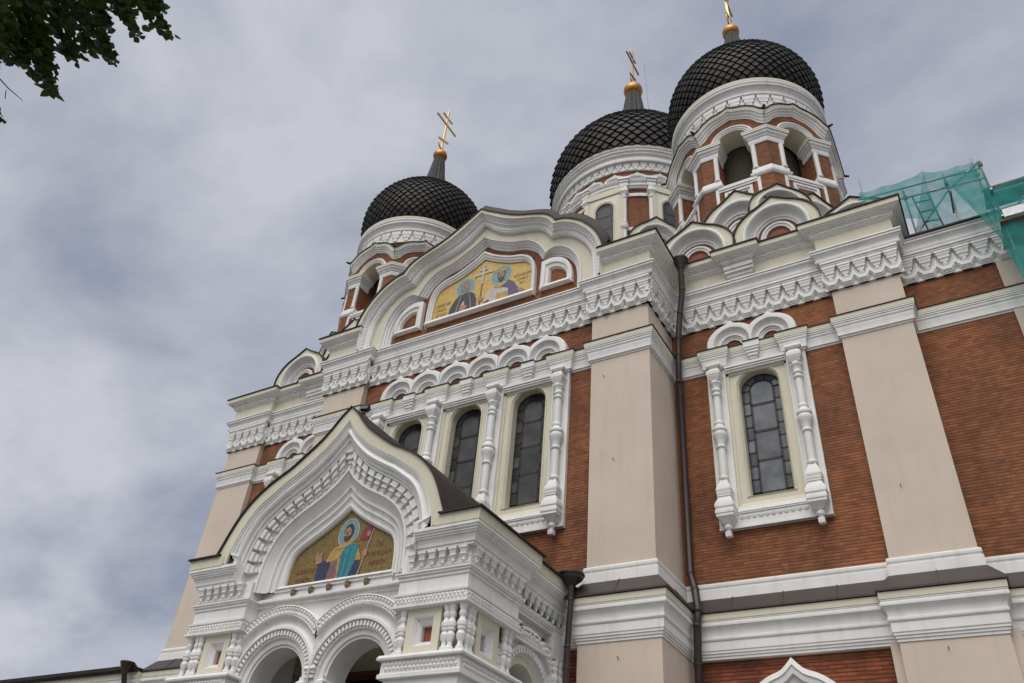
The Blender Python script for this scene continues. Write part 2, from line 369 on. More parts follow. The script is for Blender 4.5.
m = MB(); m.sweep(SP, [(-.05, 13.835), (.142, 13.835), (.145, 13.95), (-.05, 13.95)]); m.build('string_fascia', 'cream', CA)
m = MB(); m.sweep(SP, [(-.05, 13.952), (.165, 13.952), (.168, 13.972), (-.05, 14.01)]); m.build('flashing', 'roof', CA)
# ---- base moulding, sloping metal, storey cornice
m = MB(); m.sweep(MAIN, [(-.05, 7.80), (.065, 7.82), (.065, 8.03), (.03, 8.05), (.03, 8.07), (.05, 8.09), (.058, 8.12), (.05, 8.16), (.03, 8.18), (-.05, 8.18)]); m.build('base_moulding', 'white', CA)
m = MB(); m.sweep(MAIN, [(.06, 7.84), (.325, 7.515), (.325, 7.48), (.2, 7.47), (-.05, 7.6)])
for p, q in zip(MAIN, MAIN[1:]):
    X, l = frame(p, q)
    if l < 1.4: continue
    m.x = X; n = max(2, int(l/.95))
    for k in range(1, n):
        a = l*k/n; m.frust(a-.008, a+.008, .315, .335, 7.515, a-.008, a+.008, .06, .075, 7.85)
    m.x = None
m.build('sloping_flashing', 'brownmetal', CA)
m = MB(); m.sweep(MAIN, [(-.05, 7.34), (.285, 7.34), (.29, 7.465), (-.05, 7.48)]); m.build('cornice_fascia', 'cream', CA)
m = MB(); m.sweep(MAIN, [(-.05, 6.62), (.13, 6.62), (.13, 6.67), (.15, 6.675), (.15, 6.72), (.17, 6.725), (.17, 6.76), (.185, 6.78), (.185, 6.95), (.20, 6.955), (.215, 6.98), (.215, 7.02), (.20, 7.03), (.20, 7.05), (.205, 7.10), (.22, 7.15), (.25, 7.19), (.26, 7.20), (.26, 7.215), (.28, 7.22), (.287, 7.25), (.28, 7.285), (.265, 7.29), (.265, 7.31), (.275, 7.315), (.275, 7.335), (-.05, 7.34)]); m.build('storey_cornice', 'white', CA)
# ---- bracket frieze
FZ0, FZ1 = 14.80, 15.62
def frieze_seg(m, p, q, ext0=0, ext1=0, target=.382):
    X, l = frame(p, q); m.x = X
    a0, a1 = -ext0, l+ext1; l = a1-a0
    n = max(1, round(l/target)); s = l/n
    m.box(a0, a1, -.03, .062, FZ0+.14, FZ1)
    m.box(a0, a1, -.03, .20, 15.54, FZ1); m.box(a0, a1, -.03, .172, 15.49, 15.54); m.box(a0, a1, -.03, .15, 15.44, 15.49)
    # zigzag band and the stepped chevrons that fill its valleys down to one straight edge
    zb = FZ0
    def zig(off, o, plate):
        for k in range(n):
            c = a0+s*(k+.5)
            top = [(c-s*.5, FZ0+.36), (c-s*.24, FZ0+.195), (c+s*.24, FZ0+.195), (c+s*.5, FZ0+.36)]
            bot = [(c-s*.5, FZ0+.245), (c-s*.27, FZ0+.095), (c+s*.27, FZ0+.095), (c+s*.5, FZ0+.245)]
            if plate:
                top = [(x, z+.03) for x, z in bot]; bot = [(x, max(zb, z-off)) for x, z in bot]
                if off > .3: bot = [(x, zb) for x, _ in bot]
            for (x0, t0), (x1, t1), (_, b0), (_, b1) in zip(top, top[1:], bot, bot[1:]):
                i = [m.V(v) for v in ((x0, o, t0), (x1, o, t1), (x1, o, b1), (x0, o, b0), (x0, -.02, t0), (x1, -.02, t1), (x1, -.02, b1), (x0, -.02, b0))]
                m.F(i[0], i[1], i[2], i[3]); m.F(i[0], i[1], i[5], i[4]); m.F(i[3], i[2], i[6], i[7])
    zig(0, .130, False); zig(.032, .108, True); zig(.064, .088, True); zig(.095, .068, True); zig(.5, .050, True)
    for k in range(n):
        c = a0+s*(k+.5); h = s*.5
        m.box(c-h*.84, c+h*.84, 0, .185, 15.385, 15.445)
        m.box(c-h*.76, c+h*.76, 0, .170, 15.325, 15.385)
        m.frust(c-h*.60, c+h*.60, 0, .145, 15.25, c-h*.68, c+h*.68, 0, .165, 15.325)
        m.box(c-h*.62, c+h*.62, 0, .155, 15.225, 15.255)
        m.frust(c-h*.42, c+h*.42, 0, .125, 15.155, c-h*.52, c+h*.52, 0, .14, 15.225)
        m.box(c-h*.40, c+h*.40, 0, .13, 15.13, 15.158)
        m.lathe(c, .075, [(.015, 15.005), (.045, 15.02), (.062, 15.06), (.062, 15.10), (.05, 15.13)], 8)
        m.box(c+h*.86, c+h*1.14, 0, .085, 15.10, 15.31)
    m.x = None
m = MB()
segs = list(zip(MAIN, MAIN[1:]))
conv = {(10.75, YQ), (9.26, YQ), (5.21, YP), (3.70, YP), (-3.70, YP), (-5.21, YP), (-9.26, YQ), (-10.75, YQ), (XR, YV)}
for p, q in segs:
    l = math.hypot(q[0]-p[0], q[1]-p[1])
    if l < .6: continue
    frieze_seg(m, p, q, .12 if p in conv else 0, .12 if q in conv else 0)
m.build('bracket_frieze', 'white', CA, ang=30)
# ---- second cornice, all along
m = MB(); m.sweep(MAIN, [(-.05, 15.60), (.20, 15.60), (.215, 15.63), (.215, 15.66), (.19, 15.67), (.19, 15.70), (.20, 15.74), (.22, 15.78), (.25, 15.815), (.255, 15.83), (.275, 15.835), (.285, 15.86), (.28, 15.885), (.262, 15.89), (.262, 15.91), (.30, 15.915), (.30, 15.955), (.10, 16.0), (-.05, 16.0)]); m.build('lower_cornice', 'white', CA)
m = MB(); m.sweep([(XR, 9), (XR, YV), (10.78, YV)], [(-.05, 16.0), (.30, 15.96), (.345, 15.965), (.345, 16.01), (-.05, 16.12)]); m.build('flashing', 'roof', CA)
# ---- top cornice (cream frieze band, dentilled cornice, flashing) on both sides of the gable
BRK = .16
def top_path(sgn):
    P = [(10.75, 2.2), (10.75, YQ), (9.26, YQ), (9.26, 0), (7.37, 0), (7.37, -BRK), (7.03, -BRK), (7.03, 0), (5.21, 0), (5.21, YP), (3.98, YP)]
    return P if sgn > 0 else [(-a, b) for a, b in reversed(P)]
TOPW = [(-.05, 16.42), (.155, 16.42), (.165, 16.445), (.20, 16.45), (.215, 16.47), (.215, 16.48), (.235, 16.485), (.235, 16.545), (.262, 16.55), (.27, 16.57), (.30, 16.575), (.315, 16.595), (.345, 16.60), (.36, 16.625), (.385, 16.63), (.405, 16.65), (.41, 16.665), (-.05, 16.665)]
for sgn in (1, -1):
    P = top_path(sgn)
    flat = [q for q in P if abs(q[1]+BRK) > 1e-6 and not (abs(abs(q[0])-7.37) < 1e-6 or abs(abs(q[0])-7.03) < 1e-6)]
    m = MB(); m.sweep(flat, [(-.05, 15.97), (.14, 15.97), (.14, 16.43), (-.05, 16.43)]); m.sweep(P, [(-.05, 16.665), (.425, 16.665), (.43, 16.80), (-.05, 16.80)]); m.build('cornice_fascia', 'cream', CA)
    m = MB(); m.sweep(P, TOPW)
    for p, q in zip(P, P[1:]):
        X, l = frame(p, q)
        if l < .5: continue
        m.x = X; n = round(l/.29)
        for k in range(n): a = l*(k+.5)/n; w_ = l/n*.5-.024; m.box(a-w_, a+w_, .22, .256, 16.488, 16.542)
        m.x = None
    # stepped bracket under the break
    c = sgn*7.2
    for hw, z0, z1, o in ((.38, 16.30, 16.42, .33), (.35, 16.24, 16.30, .29), (.38, 16.19, 16.24, .31), (.33, 16.10, 16.19, .25), (.28, 16.04, 16.10, .20)): m.box(c-hw, c+hw, -o, .0, z0, z1)
    m.build('top_cornice', 'white', CA)
    m = MB(); m.sweep(P, [(-.05, 16.802), (.46, 16.80), (.465, 16.835), (-.05, 16.93)]); m.build('flashing', 'roof', CA)
m = MB(); m.box(-5.2, 5.2, -1.38, .6, 15.97, 16.25); m.box(-10.7, 10.7, 0.02, .6, 15.9, 16.78); m.build('parapet_core', 'cream', CA, flat=True)
m = MB(); m.box(-10.6, 10.6, .6, 21.9, 16.5, 16.8); m.box(10.6, XR-.05, .5, 21.9, 15.9, 16.15)
m.box(5.2, 10.7, -.35, .6, 16.86, 16.9); m.box(-10.7, -5.2, -.35, .6, 16.86, 16.9); m.build('main_roof', 'roof', CA, flat=True)

# ---- windows
def arch_outline(cx, hw, z0, zs, rise, n=16):               # counter-clockwise, bottom left first
    return [(cx-hw, z0), (cx+hw, z0)]+[(cx+hw*math.cos(PI*k/n), zs+rise*math.sin(PI*k/n)) for k in range(n+1)]
def leaded(parent, cx, y, hw, z0, zs, rise, rows, mp=None, bw=.185, gmat='glass'):
    mp = mp or (lambda a, h, b: (a, h, b))
    O = arch_outline(cx, hw, z0, zs, rise)
    I = arch_outline(cx, hw-bw, z0+bw*.9, zs, rise-bw)
    xs = [cx-hw, cx-hw+bw, cx+hw-bw, cx+hw]; ztop = zs+rise
    gm = MB(); cm = MB()
    def cell(poly):
        c = clip(poly, O)
        if len(c) < 3: return
        dx, dz = random.uniform(-.012, .012), random.uniform(-.012, .012)
        mx_ = sum(p[0] for p in c)/len(c); mz = sum(p[1] for p in c)/len(c)
        gm.poly([mp(a, y+dx*(a-mx_)+dz*(b-mz), b) for a, b in c])
    def bar(a, b, r=.011):
        d = Vector((b[0]-a[0], b[1]-a[1])); 
        if d.length < 1e-4: return
        d.normalize(); nn = Vector((-d.y, d.x))*r
        q = [(a[0]+nn.x, a[1]+nn.y), (b[0]+nn.x, b[1]+nn.y), (b[0]-nn.x, b[1]-nn.y), (a[0]-nn.x, a[1]-nn.y)]
        i = [cm.V(mp(u, y-.010, v)) for u, v in q]+[cm.V(mp(u, y+.002, v)) for u, v in q]
        cm.F(i[0], i[1], i[2], i[3])
        for k in range(4): cm.F(i[k], i[(k+1) % 4], i[4+(k+1) % 4], i[4+k])
    zb = z0+bw*.9
    # centre lights
    cz = [zb]+[zb+(zs+rise-bw-zb)*r for r in rows]+[zs+rise-bw]
    for a, b in zip(cz, cz[1:]):
        c = clip([(xs[1], a), (xs[2], a), (xs[2], b), (xs[1], b)], I)
        if len(c) >= 3:
            mz = (a+b)/2; dz = random.uniform(-.015, .015); gm.poly([mp(u, y+dz*(v-mz), v) for u, v in c])
        if b < zs: bar((xs[1], b), (xs[2], b), .030)
    # margin lights
    side = []
    ns = max(3, round((zs-zb)/.335)); sz = [z0]+[zb+(zs-zb)*k/ns for k in range(ns+1)]
    for xa, xb in ((xs[0], xs[1]), (xs[2], xs[3])):
        for a, b in zip(sz, sz[1:]): cell([(xa, a), (xb, a), (xb, b), (xa, b)]); bar((xa, b), (xb, b), .019)
    k = 3
    for j in range(k): cell([(xs[1]+(xs[2]-xs[1])*j/k, z0), (xs[1]+(xs[2]-xs[1])*(j+1)/k, z0), (xs[1]+(xs[2]-xs[1])*(j+1)/k, zb), (xs[1]+(xs[2]-xs[1])*j/k, zb)]); bar((xs[1]+(xs[2]-xs[1])*j/k, z0), (xs[1]+(xs[2]-xs[1])*j/k, zb), .009)
    na = 5
    P_ = lambda a, h_, r_: (cx+h_*math.cos(a), zs+r_*math.sin(a))
    for j in range(na):
        a0, a1 = PI*j/na, PI*(j+1)/na
        pts = [P_(a0+(a1-a0)*q/4, hw, rise) for q in range(5)]+[P_(a1-(a1-a0)*q/4, hw-bw, rise-bw) for q in range(5)]
        gm.poly([mp(u, y+random.uniform(0, .001), v) for u, v in pts]); bar(P_(a0, hw, rise), P_(a0, hw-bw, rise-bw), .010)
    for q in range(16):
        bar(P_(PI*q/16, hw-bw, rise-bw), P_(PI*(q+1)/16, hw-bw, rise-bw), .024); bar(P_(PI*q/16, hw-.008, rise-.008), P_(PI*(q+1)/16, hw-.008, rise-.008), .010)
    for x in (xs[1], xs[2]): bar((x, z0), (x, zs), .029)
    for x in (xs[0]+.008, xs[3]-.008): bar((x, z0), (x, zs), .010)
    bar((xs[0], zb), (xs[3], zb), .012); bar((xs[0], z0+.01), (xs[3], z0+.01), .016)
    gm.build('pane', gmat, parent, normals=False); cm.build('lead_came', 'lead', parent, normals=False)
def surround(parent, cx, yw, gmat):
    hw, z0, zs, rise = .46, 10.0, 12.83, .41
    hole = arch_outline(cx, hw+.07, z0-.02, zs, rise+.07, 20); inn = arch_outline(cx, hw, z0, zs, rise, 20)
    m = MB()
    m.fill([(cx-.74, 9.70), (cx+.74, 9.70), (cx+.74, 13.27), (cx-.74, 13.27)], [list(reversed(hole))], lambda a, b: (a, yw-.02, b))
    m.loft(hole, inn, [(0, yw-.02), (0, yw-.04), (.35, yw-.045), (.6, yw-.02), (.8, yw), (1, yw+.02), (1, yw+.26)], closed=True)
    # raised fillet of the square panel
    for a0, a1, b0, b1 in ((-.74, -.66, 9.70, 13.27), (.66, .74, 9.70, 13.27)): m.box(cx+a0, cx+a1, yw-.05, yw, b0, b1)
    m.box(cx-.74, cx+.74, yw-.05, yw, 13.19, 13.27); m.frust(cx-.72, cx+.72, yw-.085, yw, 9.70, cx-.72, cx+.72, yw-.03, yw, 9.84)
    m.build('surround', 'cream', parent)
    leaded(parent, cx, yw+.235, hw, z0, zs, rise, (.13, .36, .42, .66, .70) if 0 else (.27, .53, .78), gmat=gmat)
def sq_block(m, x, y, r, z0, z1, ch=.35):
    h = z1-z0
    m.sqlathe(x, y, [(r*.72, z0), (r, z0+h*.16), (r, z0+h*.34), (r*.9, z0+h*.38), (r*.9, z0+h*.45), (r, z0+h*.5), (r, z0+h*.62), (r*.55, z1)])
def win_column(parent, x, yw):
    m = MB(); y = yw-.20
    m.sqlathe(x, y, [(.055, 9.05), (.062, 9.07), (.062, 9.16), (.035, 9.18)])
    m.lathe(x, y, [(.035, 9.17), (.05, 9.20), (.085, 9.24), (.09, 9.28), (.07, 9.32), (.06, 9.34)], 14)
    m.sqlathe(x, y, [(.07, 9.33), (.10, 9.36), (.14, 9.42), (.19, 9.47), (.19, 9.52), (.205, 9.54), (.205, 9.60), (.19, 9.62), (.19, 9.66), (.205, 9.68), (.205, 9.76), (.13, 9.92), (.12, 9.94)])
    m.sqlathe(x, y, [(.12, 9.93), (.145, 9.95), (.145, 9.99), (.155, 10.0), (.155, 10.08), (.16, 10.09), (.16, 10.13), (.09, 10.32), (.07, 10.38)])
    m.lathe(x, y, [(.075, 10.36), (.105, 10.385), (.115, 10.42), (.105, 10.455), (.088, 10.47), (.088, 11.15), (.11, 11.17), (.12, 11.20), (.11, 11.23), (.095, 11.245), (.10, 11.30), (.13, 11.40), (.165, 11.48), (.172, 11.53), (.16, 11.56), (.14, 11.58), (.14, 11.60), (.165, 11.62), (.17, 11.66), (.15, 11.70), (.115, 11.735), (.105, 11.77), (.118, 11.80), (.118, 11.83), (.10, 11.86), (.088, 11.88), (.088, 12.55), (.11, 12.57), (.12, 12.60), (.11, 12.63), (.092, 12.645), (.092, 12.69), (.115, 12.70), (.12, 12.74), (.10, 12.77), (.095, 12.79)], 16)
    m.lathe(x, y, [(.095, 12.78), (.10, 12.84), (.13, 12.90), (.145, 12.92), (.145, 12.95), (.12, 12.97), (.115, 13.0)], 8, PI/8)
    m.sqlathe(x, y, [(.10, 12.99), (.125, 13.03), (.15, 13.10), (.155, 13.11), (.155, 13.14), (.165, 13.145), (.165, 13.23), (.11, 13.31), (.10, 13.40)])
    m.sqlathe(x, y+.03, [(.16, 13.36), (.185, 13.40), (.185, 13.44), (.17, 13.47)])
    m.build('column', 'white', parent, ang=30)
def small_arch(m, cx, y, l, r):
    hw, z0 = .62, 13.97
    cl = lambda P: [(min(max(a, cx-l), cx+r), b) for a, b in P]
    O = cl([(cx-hw, z0)]+arc(cx, 14.10, hw, 32, rz=.56, tip=.10, tw=.18)+[(cx+hw, z0)])
    A = cl([(cx-.43, z0)]+arc(cx, 14.08, .43, 32, rz=.43)+[(cx+.43, z0)])
    I = [(cx-.20, z0)]+arc(cx, 14.02, .20, 32, rz=.20)+[(cx+.20, z0)]
    m.loft(O, A, [(0, y+.05), (0, y-.17), (.12, y-.195), (.5, y-.205), (.9, y-.20), (1, y-.18)])
    m.loft(A, I, [(0, y-.18), (.10, y-.13), (.30, y-.09), (.50, y-.085), (.52, y-.11), (.62, y-.11), (.64, y-.075), (.78, y-.07), (.80, y-.05), (.97, y-.045), (1, y+.03)])
def window_group(name, cxs, yw):
    wp = empty(name, (0, 0, 0), CA)
    x0, x1 = cxs[0]-1.145-.02, cxs[-1]+1.145+.02
    m = MB()
    f = yw-.10
    for i in range(len(cxs)+1):
        a = x0 if i == 0 else cxs[i-1]+.72; b = x1 if i == len(cxs) else cxs[i]-.72
        m.box(a, b, f, yw+.02, 9.26, 13.42)
        if i == 0: m.box(b-.035, b, f-.02, f, 9.72, 13.2)
        elif i == len(cxs): m.box(a, a+.035, f-.02, f, 9.72, 13.2)
        else: m.box(b-.035, b, f-.02, f, 9.72, 13.2); m.box(a, a+.035, f-.02, f, 9.72, 13.2)
    for c in cxs:
        m.box(c-.72, c+.72, f, yw+.02, 9.26, 9.71); m.box(c-.72, c+.72, f-.015, yw+.02, 13.25, 13.42)
        m.box(c-.72, c+.72, f-.045, f, 13.30, 13.345); m.box(c-.72, c+.72, f-.07, f, 13.355, 13.42)
        m.frust(c-.74, c+.74, f-.035, f, 9.62, c-.74, c+.74, f-.01, f, 9.72)
        m.box(c-.74, c+.74, f-.022, f, 9.585, 9.62)
        for k in range(11):                                   # scallops under the sill
            x = c-.66+k*.132; m.x = Matrix.Translation((x, f+.012, 9.52)) @ Matrix.Rotation(PI/2, 4, 'X')
            m.lathe(0, 0, [(.058, 0), (.058, .03), (.045, .035)], 12, PI, PI); m.quad((-.058, 0, .03), (.058, 0, .03), (.058, .02, .03), (-.058, .02, .03)); m.x = None
    m.sweep([(x1, 9.26), (x0, 9.26)], [(-.0, f+.02), (.0, f-.03), (-.04, f-.03), (-.05, f)], mp=lambda a, b, h: (a, h, b))
    m.build('frame', 'white', wp)
    for c in cxs: surround(wp, c, yw, 'glass_sky' if len(cxs) == 1 else 'glass')
    for k in range(len(cxs)+1): win_column(wp, cxs[0]-.945+1.89*k, yw)
    for c in cxs:
        for d in (-.465, .465): m = MB(); small_arch(m, c+d, yw, .62 if c+d == cxs[0]-.465 else .4725, .62 if c+d == cxs[-1]+.465 else .4725); m.build('arched_crest', 'white', wp)
    for c in cxs:
        m = MB()                                            # pendant bracket between the columns
        for hw, z0, z1, o in ((.19, 13.78, 13.948, .235), (.17, 13.72, 13.78, .215), (.145, 13.64, 13.72, .19), (.11, 13.58, 13.64, .165), (.12, 13.555, 13.58, .175), (.085, 13.48, 13.555, .14), (.05, 13.42, 13.48, .115)): m.box(c-hw, c+hw, yw-o, yw, z0, z1)
        m.build('pendant', 'white', wp)
        m = MB(); m.box(c-.2, c+.2, yw-.26, yw, 13.953, 13.975); m.build('flashing', 'roof', wp)
window_group('triple_window', [-1.89, 0, 1.89], YC)
for sgn in (1, -1): window_group('single_window', [sgn*WX], 0)
# lower windows (only the pointed head of one is in view)
for sgn in (1, -1):
    wp = empty('lower_window', (0, 0, 0), CA); cx = sgn*WX
    O = [(cx-1.08, 4.6)]+arc(cx, 5.20, 1.08, 36, rz=1.12, tip=.21, tw=.24)+[(cx+1.08, 4.6)]
    I = [(cx-.55, 4.6)]+arc(cx, 4.85, .55, 36, rz=.75)+[(cx+.55, 4.6)]
    m = MB(); m.loft(O, I, [(0, .05), (0, -.24), (.14, -.27), (.17, -.24), (.30, -.23), (.34, -.15), (.62, -.12), (.66, -.08), (1, -.06), (1, .3)])
    for a in (-1.05, .55): m.box(cx+a, cx+a+.5, -.12, .05, 1.4, 4.6)
    m.box(cx-1.1, cx+1.1, -.16, .05, 1.2, 1.42); m.build('frame', 'white', wp)
    leaded(wp, cx, .2, .62, 1.5, 4.6, .5, (.3, .55, .8))

# ---- great gable
yF = -1.62
G0 = half([[(0, 20.14), (.25, 19.95), (.52, 19.77), (.95, 19.48), (1.4, 19.24), (1.8, 19.09), (2.1, 18.97), (2.33, 18.85), (2.52, 18.68), (2.66, 18.46)], [(2.66, 18.46), (2.9, 18.42), (3.13, 18.31), (3.4, 18.13), (3.6, 17.93), (3.8, 17.68), (3.95, 17.42), (4.07, 17.12), (4.14, 16.84), (4.15, 16.5), (4.15, 15.98)]], (26, 24))
G1 = half([[(0, 19.70), (.27, 19.45), (.54, 19.21), (.85, 19.03), (1.11, 18.93), (1.65, 18.80), (1.9, 18.71), (2.06, 18.62), (2.25, 18.42), (2.40, 18.16)], [(2.40, 18.16), (2.62, 18.14), (2.85, 18.07), (3.08, 17.93), (3.29, 17.73), (3.48, 17.49), (3.62, 17.22), (3.72, 16.9), (3.76, 15.98)]], (26, 24))
G2 = half([[(0, 19.25), (.28, 19.03), (.575, 18.86), (.85, 18.70), (1.14, 18.57), (1.45, 18.49), (1.69, 18.40), (1.92, 18.20), (2.1, 17.94), (2.24, 17.66)], [(2.24, 17.66), (2.42, 17.78), (2.61, 17.79), (2.82, 17.70), (2.99, 17.55), (3.15, 17.33), (3.26, 17.1), (3.36, 16.70), (3.38, 16.0)]], (26, 24))
G3 = half([[(0, 19.02), (.22, 18.83), (.444, 18.68), (.70, 18.55), (.94, 18.45), (1.2, 18.39), (1.42, 18.31), (1.66, 18.16), (1.84, 17.98), (2.01, 17.66)], [(2.01, 17.66), (2.25, 17.66), (2.49, 17.60), (2.7, 17.50), (2.87, 17.36), (3.0, 17.17), (3.09, 16.95), (3.14, 16.6), (3.15, 16.0)]], (26, 24))
GA = empty('gable', (0, 0, 0), CA)
F0, F1, F2, F3 = full(G0), full(G1), full(G2), full(G3)
KC = [i for i, p in enumerate(F0) if p[1] >= 16.80]; F0c, F1c = F0[KC[0]:KC[-1]+1], F1[KC[0]:KC[-1]+1]
m = MB(); m.loft(F0c, F1c, [(0, yF), (0, -2.015), (.28, -2.01), (.29, -1.96)]); m.loft(F1, F2, [(0, yF), (1, yF)])
m.box(3.77, 5.2, yF-.003, YP+.1, 15.97, 16.8); m.box(-5.2, -3.77, yF-.003, YP+.1, 15.97, 16.8)
m.build('gable_face', 'cream', GA)
m = MB()
m.loft(F0, F1, [(.27, yF), (.27, -1.97), (.30, -1.97), (.31, -1.94), (.365, -1.935), (.375, -1.91), (.43, -1.905), (.44, -1.88), (.50, -1.875), (.51, -1.85), (.60, -1.845), (.61, -1.82), (.665, -1.815), (.68, -1.79), (.80, -1.78), (.88, -1.775), (.90, -1.75), (.97, -1.745), (1, -1.73), (1, yF+.02)])
for k in range(1, len(F0)-1):
    for j in (0, .5):
        a = Vector(F0[k]).lerp(Vector(F0[k+1]), j) if k+1 < len(F0)-1 else Vector(F0[k]); b = Vector(F1[k]).lerp(Vector(F1[min(k+1, len(F1)-1)]), j)
        p = a.lerp(b, .62); d = (Vector(F0[k+1])-Vector(F0[k-1])).normalized(); n_ = (b-a).normalized()
        p = a.lerp(b, .555)
        if (k*2+(j > 0)) % 2: continue
        e_ = (Vector(F0[min(k+1, len(F0)-1)])-Vector(F0[k])).length*.5-.022
        if e_ < .02: continue
        q = [p+d*u*e_+n_*v*.020 for u, v in ((-1, -1), (1, -1), (1, 1), (-1, 1))]
        i = [m.V((v.x, -1.868, v.y)) for v in q]+[m.V((v.x, -1.82, v.y)) for v in q]
        m.F(*i[:4])
        for c in range(4): m.F(i[c], i[(c+1) % 4], i[4+(c+1) % 4], i[4+c])
m.build('outer_moulding', 'white', GA)
m = MB(); m.loft(F2, F3, [(0, yF+.02), (0, -1.67), (.10, -1.69), (.18, -1.67), (.22, -1.62), (.42, -1.60), (.46, -1.555), (.68, -1.54), (.72, -1.49), (.94, -1.475), (1, -1.41)]); m.build('inner_moulding', 'white', GA)
m = MB(); m.fill([(-3.15, 15.95), (3.15, 15.95)]+list(reversed(F3)), [], lambda a, b: (a, -1.425, b)); m.build('tympanum', 'brick', GA)
m = MB()
RO = [(a*1.012, b+.035) for a, b in F0c]
RH = [(a*1.03, b+.34) for a, b in F0c]
m.loft(RO, F0c, [(1, -2.05), (0, -2.05), (0, -2.0)]); m.loft(RO, RH, [(0, -2.0), (1, -1.86), (1, 5.5)]); m.loft(F0c, F0c, [(0, -2.05), (0, 5.5)])
m.build('barrel_roof', 'roof', GA)
MO = half([[(0, 18.80), (.25, 18.61), (.5, 18.46), (.8, 18.31), (1.06, 18.21), (1.35, 18.14), (1.55, 18.05), (1.72, 17.92), (1.83, 17.75), (1.91, 17.45), (1.935, 17.1), (1.94, 16.36)]], (40,))
MI = half([[(0, 18.48), (.22, 18.33), (.45, 18.20), (.75, 18.05), (1.0, 17.95), (1.25, 17.89), (1.45, 17.81), (1.58, 17.69), (1.65, 17.54), (1.69, 17.3), (1.70, 17.0), (1.71, 16.58)]], (40,))
MO = [(a*.955, b-.055 if b > 17 else b) for a, b in MO]
FO, FI = full(MO), full(MI)
m = MB(); m.loft(FO, FI, [(0, -1.42), (0, -1.56), (.10, -1.58), (.35, -1.575), (.42, -1.545), (.70, -1.53), (.76, -1.50), (1, -1.485), (1, -1.42)])
m.frust(-1.87, 1.87, -1.61, -1.42, 16.46, -1.83, 1.83, -1.56, -1.42, 16.58); m.build('mosaic_frame', 'white', GA)
for sgn in (1, -1):
    NO = crm([(2.03, 16.40), (2.05, 17.47)], 6)+crm([(2.05, 17.47), (2.28, 17.52), (2.5, 17.49), (2.72, 17.38), (2.88, 17.21), (2.98, 17.0), (3.025, 16.76), (3.03, 16.40)], 24)[1:]
    NI = crm([(2.30, 16.58), (2.31, 17.14)], 6)+crm([(2.31, 17.14), (2.45, 17.15), (2.6, 17.09), (2.72, 16.98), (2.79, 16.87), (2.815, 16.72), (2.82, 16.65), (2.82, 16.58)], 24)[1:]
    NO = [(sgn*a, b) for a, b in NO]; NI = [(sgn*a, b) for a, b in NI]
    m = MB(); m.loft(NO, NI, [(0, -1.42), (0, -1.56), (.15, -1.58), (.5, -1.57), (.55, -1.53), (.85, -1.515), (1, -1.42)])
    a, b = sorted((sgn*2.02, sgn*3.04)); m.frust(a, b, -1.585, -1.42, 16.48, a+.03, b-.03, -1.53, -1.42, 16.60); m.build('niche_frame', 'white', GA)
# mosaic pictures: each colour field is a thin inlay, each a step proud of the one below
def inlay(parent, name, mat, pts, y, mp=None):
    m = MB(); m.fill(pts, [], mp or (lambda a, b: (a, y, b))); return m.build(name, mat, parent, normals=False)
def ell(cx, cz, rx, rz, n=24): return [(cx+rx*math.cos(2*PI*k/n), cz+rz*math.sin(2*PI*k/n)) for k in range(n)]
def words(parent, txt, x, z, size, y, mat='m_letter'):
    c = bpy.data.curves.new('lettering', 'FONT'); c.body = txt; c.size = size; c.align_x = 'CENTER'; c.resolution_u = 2
    o = bpy.data.objects.new('lettering', c); COL.objects.link(o)
    bpy.context.view_layer.update()
    me = bpy.data.meshes.new_from_object(o.evaluated_get(bpy.context.evaluated_depsgraph_get()))
    bpy.data.objects.remove(o)
    me.name = 'lettering'; me.materials.clear(); me.materials.append(M[mat])
    o = bpy.data.objects.new('lettering', me); COL.objects.link(o); o.location = (x, y, z); o.rotation_euler = (PI/2, 0, 0); o.parent = parent
    if not me.uv_layers: me.uv_layers.new(name='UVMap')
    return o
mo = MB(); mo.fill([(-1.76, 16.5), (1.76, 16.5)]+list(reversed([(a*1.02, b+.02) for a, b in FI])), [], lambda a, b: (a, -1.440, b)); mos = mo.build('mosaic', 'gmos', CA)
y0 = -1.444
def saint(cx, zh, y, hr, f, robe_pts, robe_mat, beard, hairc, parent):
    q = lambda pts: [(cx+u*f, zh+v*f) for u, v in pts]
    inlay(parent, 'halo', 'm_halo', ell(cx, zh, hr, hr), y)
    inlay(parent, 'halo_rim', 'm_silver', [(cx+hr*math.cos(2*PI*k/24), zh+hr*math.sin(2*PI*k/24)) for k in range(25)]+[(cx+(hr-.02)*math.cos(2*PI*k/24), zh+(hr-.02)*math.sin(2*PI*k/24)) for k in range(24, -1, -1)], y-.002)
    inlay(parent, 'robe', robe_mat, q(robe_pts), y-.004)
    inlay(parent, 'hair', hairc, ell(cx, zh+.03*f, .12*f, .155*f), y-.006)
    inlay(parent, 'face', 'm_skin', ell(cx, zh-.005*f, .088*f, .125*f), y-.008)
    inlay(parent, 'beard', beard, q([(-.10, -.02), (-.05, -.07), (0, -.055), (.05, -.07), (.10, -.02), (.085, -.14), (.045, -.21), (0, -.24), (-.045, -.21), (-.085, -.14)]), y-.010)
    for s_ in (-1, 1): inlay(parent, 'eye', 'm_hair', ell(cx+s_*.036*f, zh+.025*f, .016*f, .008*f, 8), y-.010)
    inlay(parent, 'nose', 'm_hair', q([(-.008, .02), (.006, .02), (.014, -.035), (-.012, -.035)]), y-.0095)
    return q
z_ = 16.53
q = saint(-.62, 17.60, y0, .345, 1.28, [(-.40, -.84), (-.37, -.56), (-.28, -.36), (-.14, -.20), (0, -.23), (.13, -.19), (.27, -.27), (.35, -.46), (.38, -.84)], 'm_robe', 'm_greybeard', 'm_greybeard', mos)
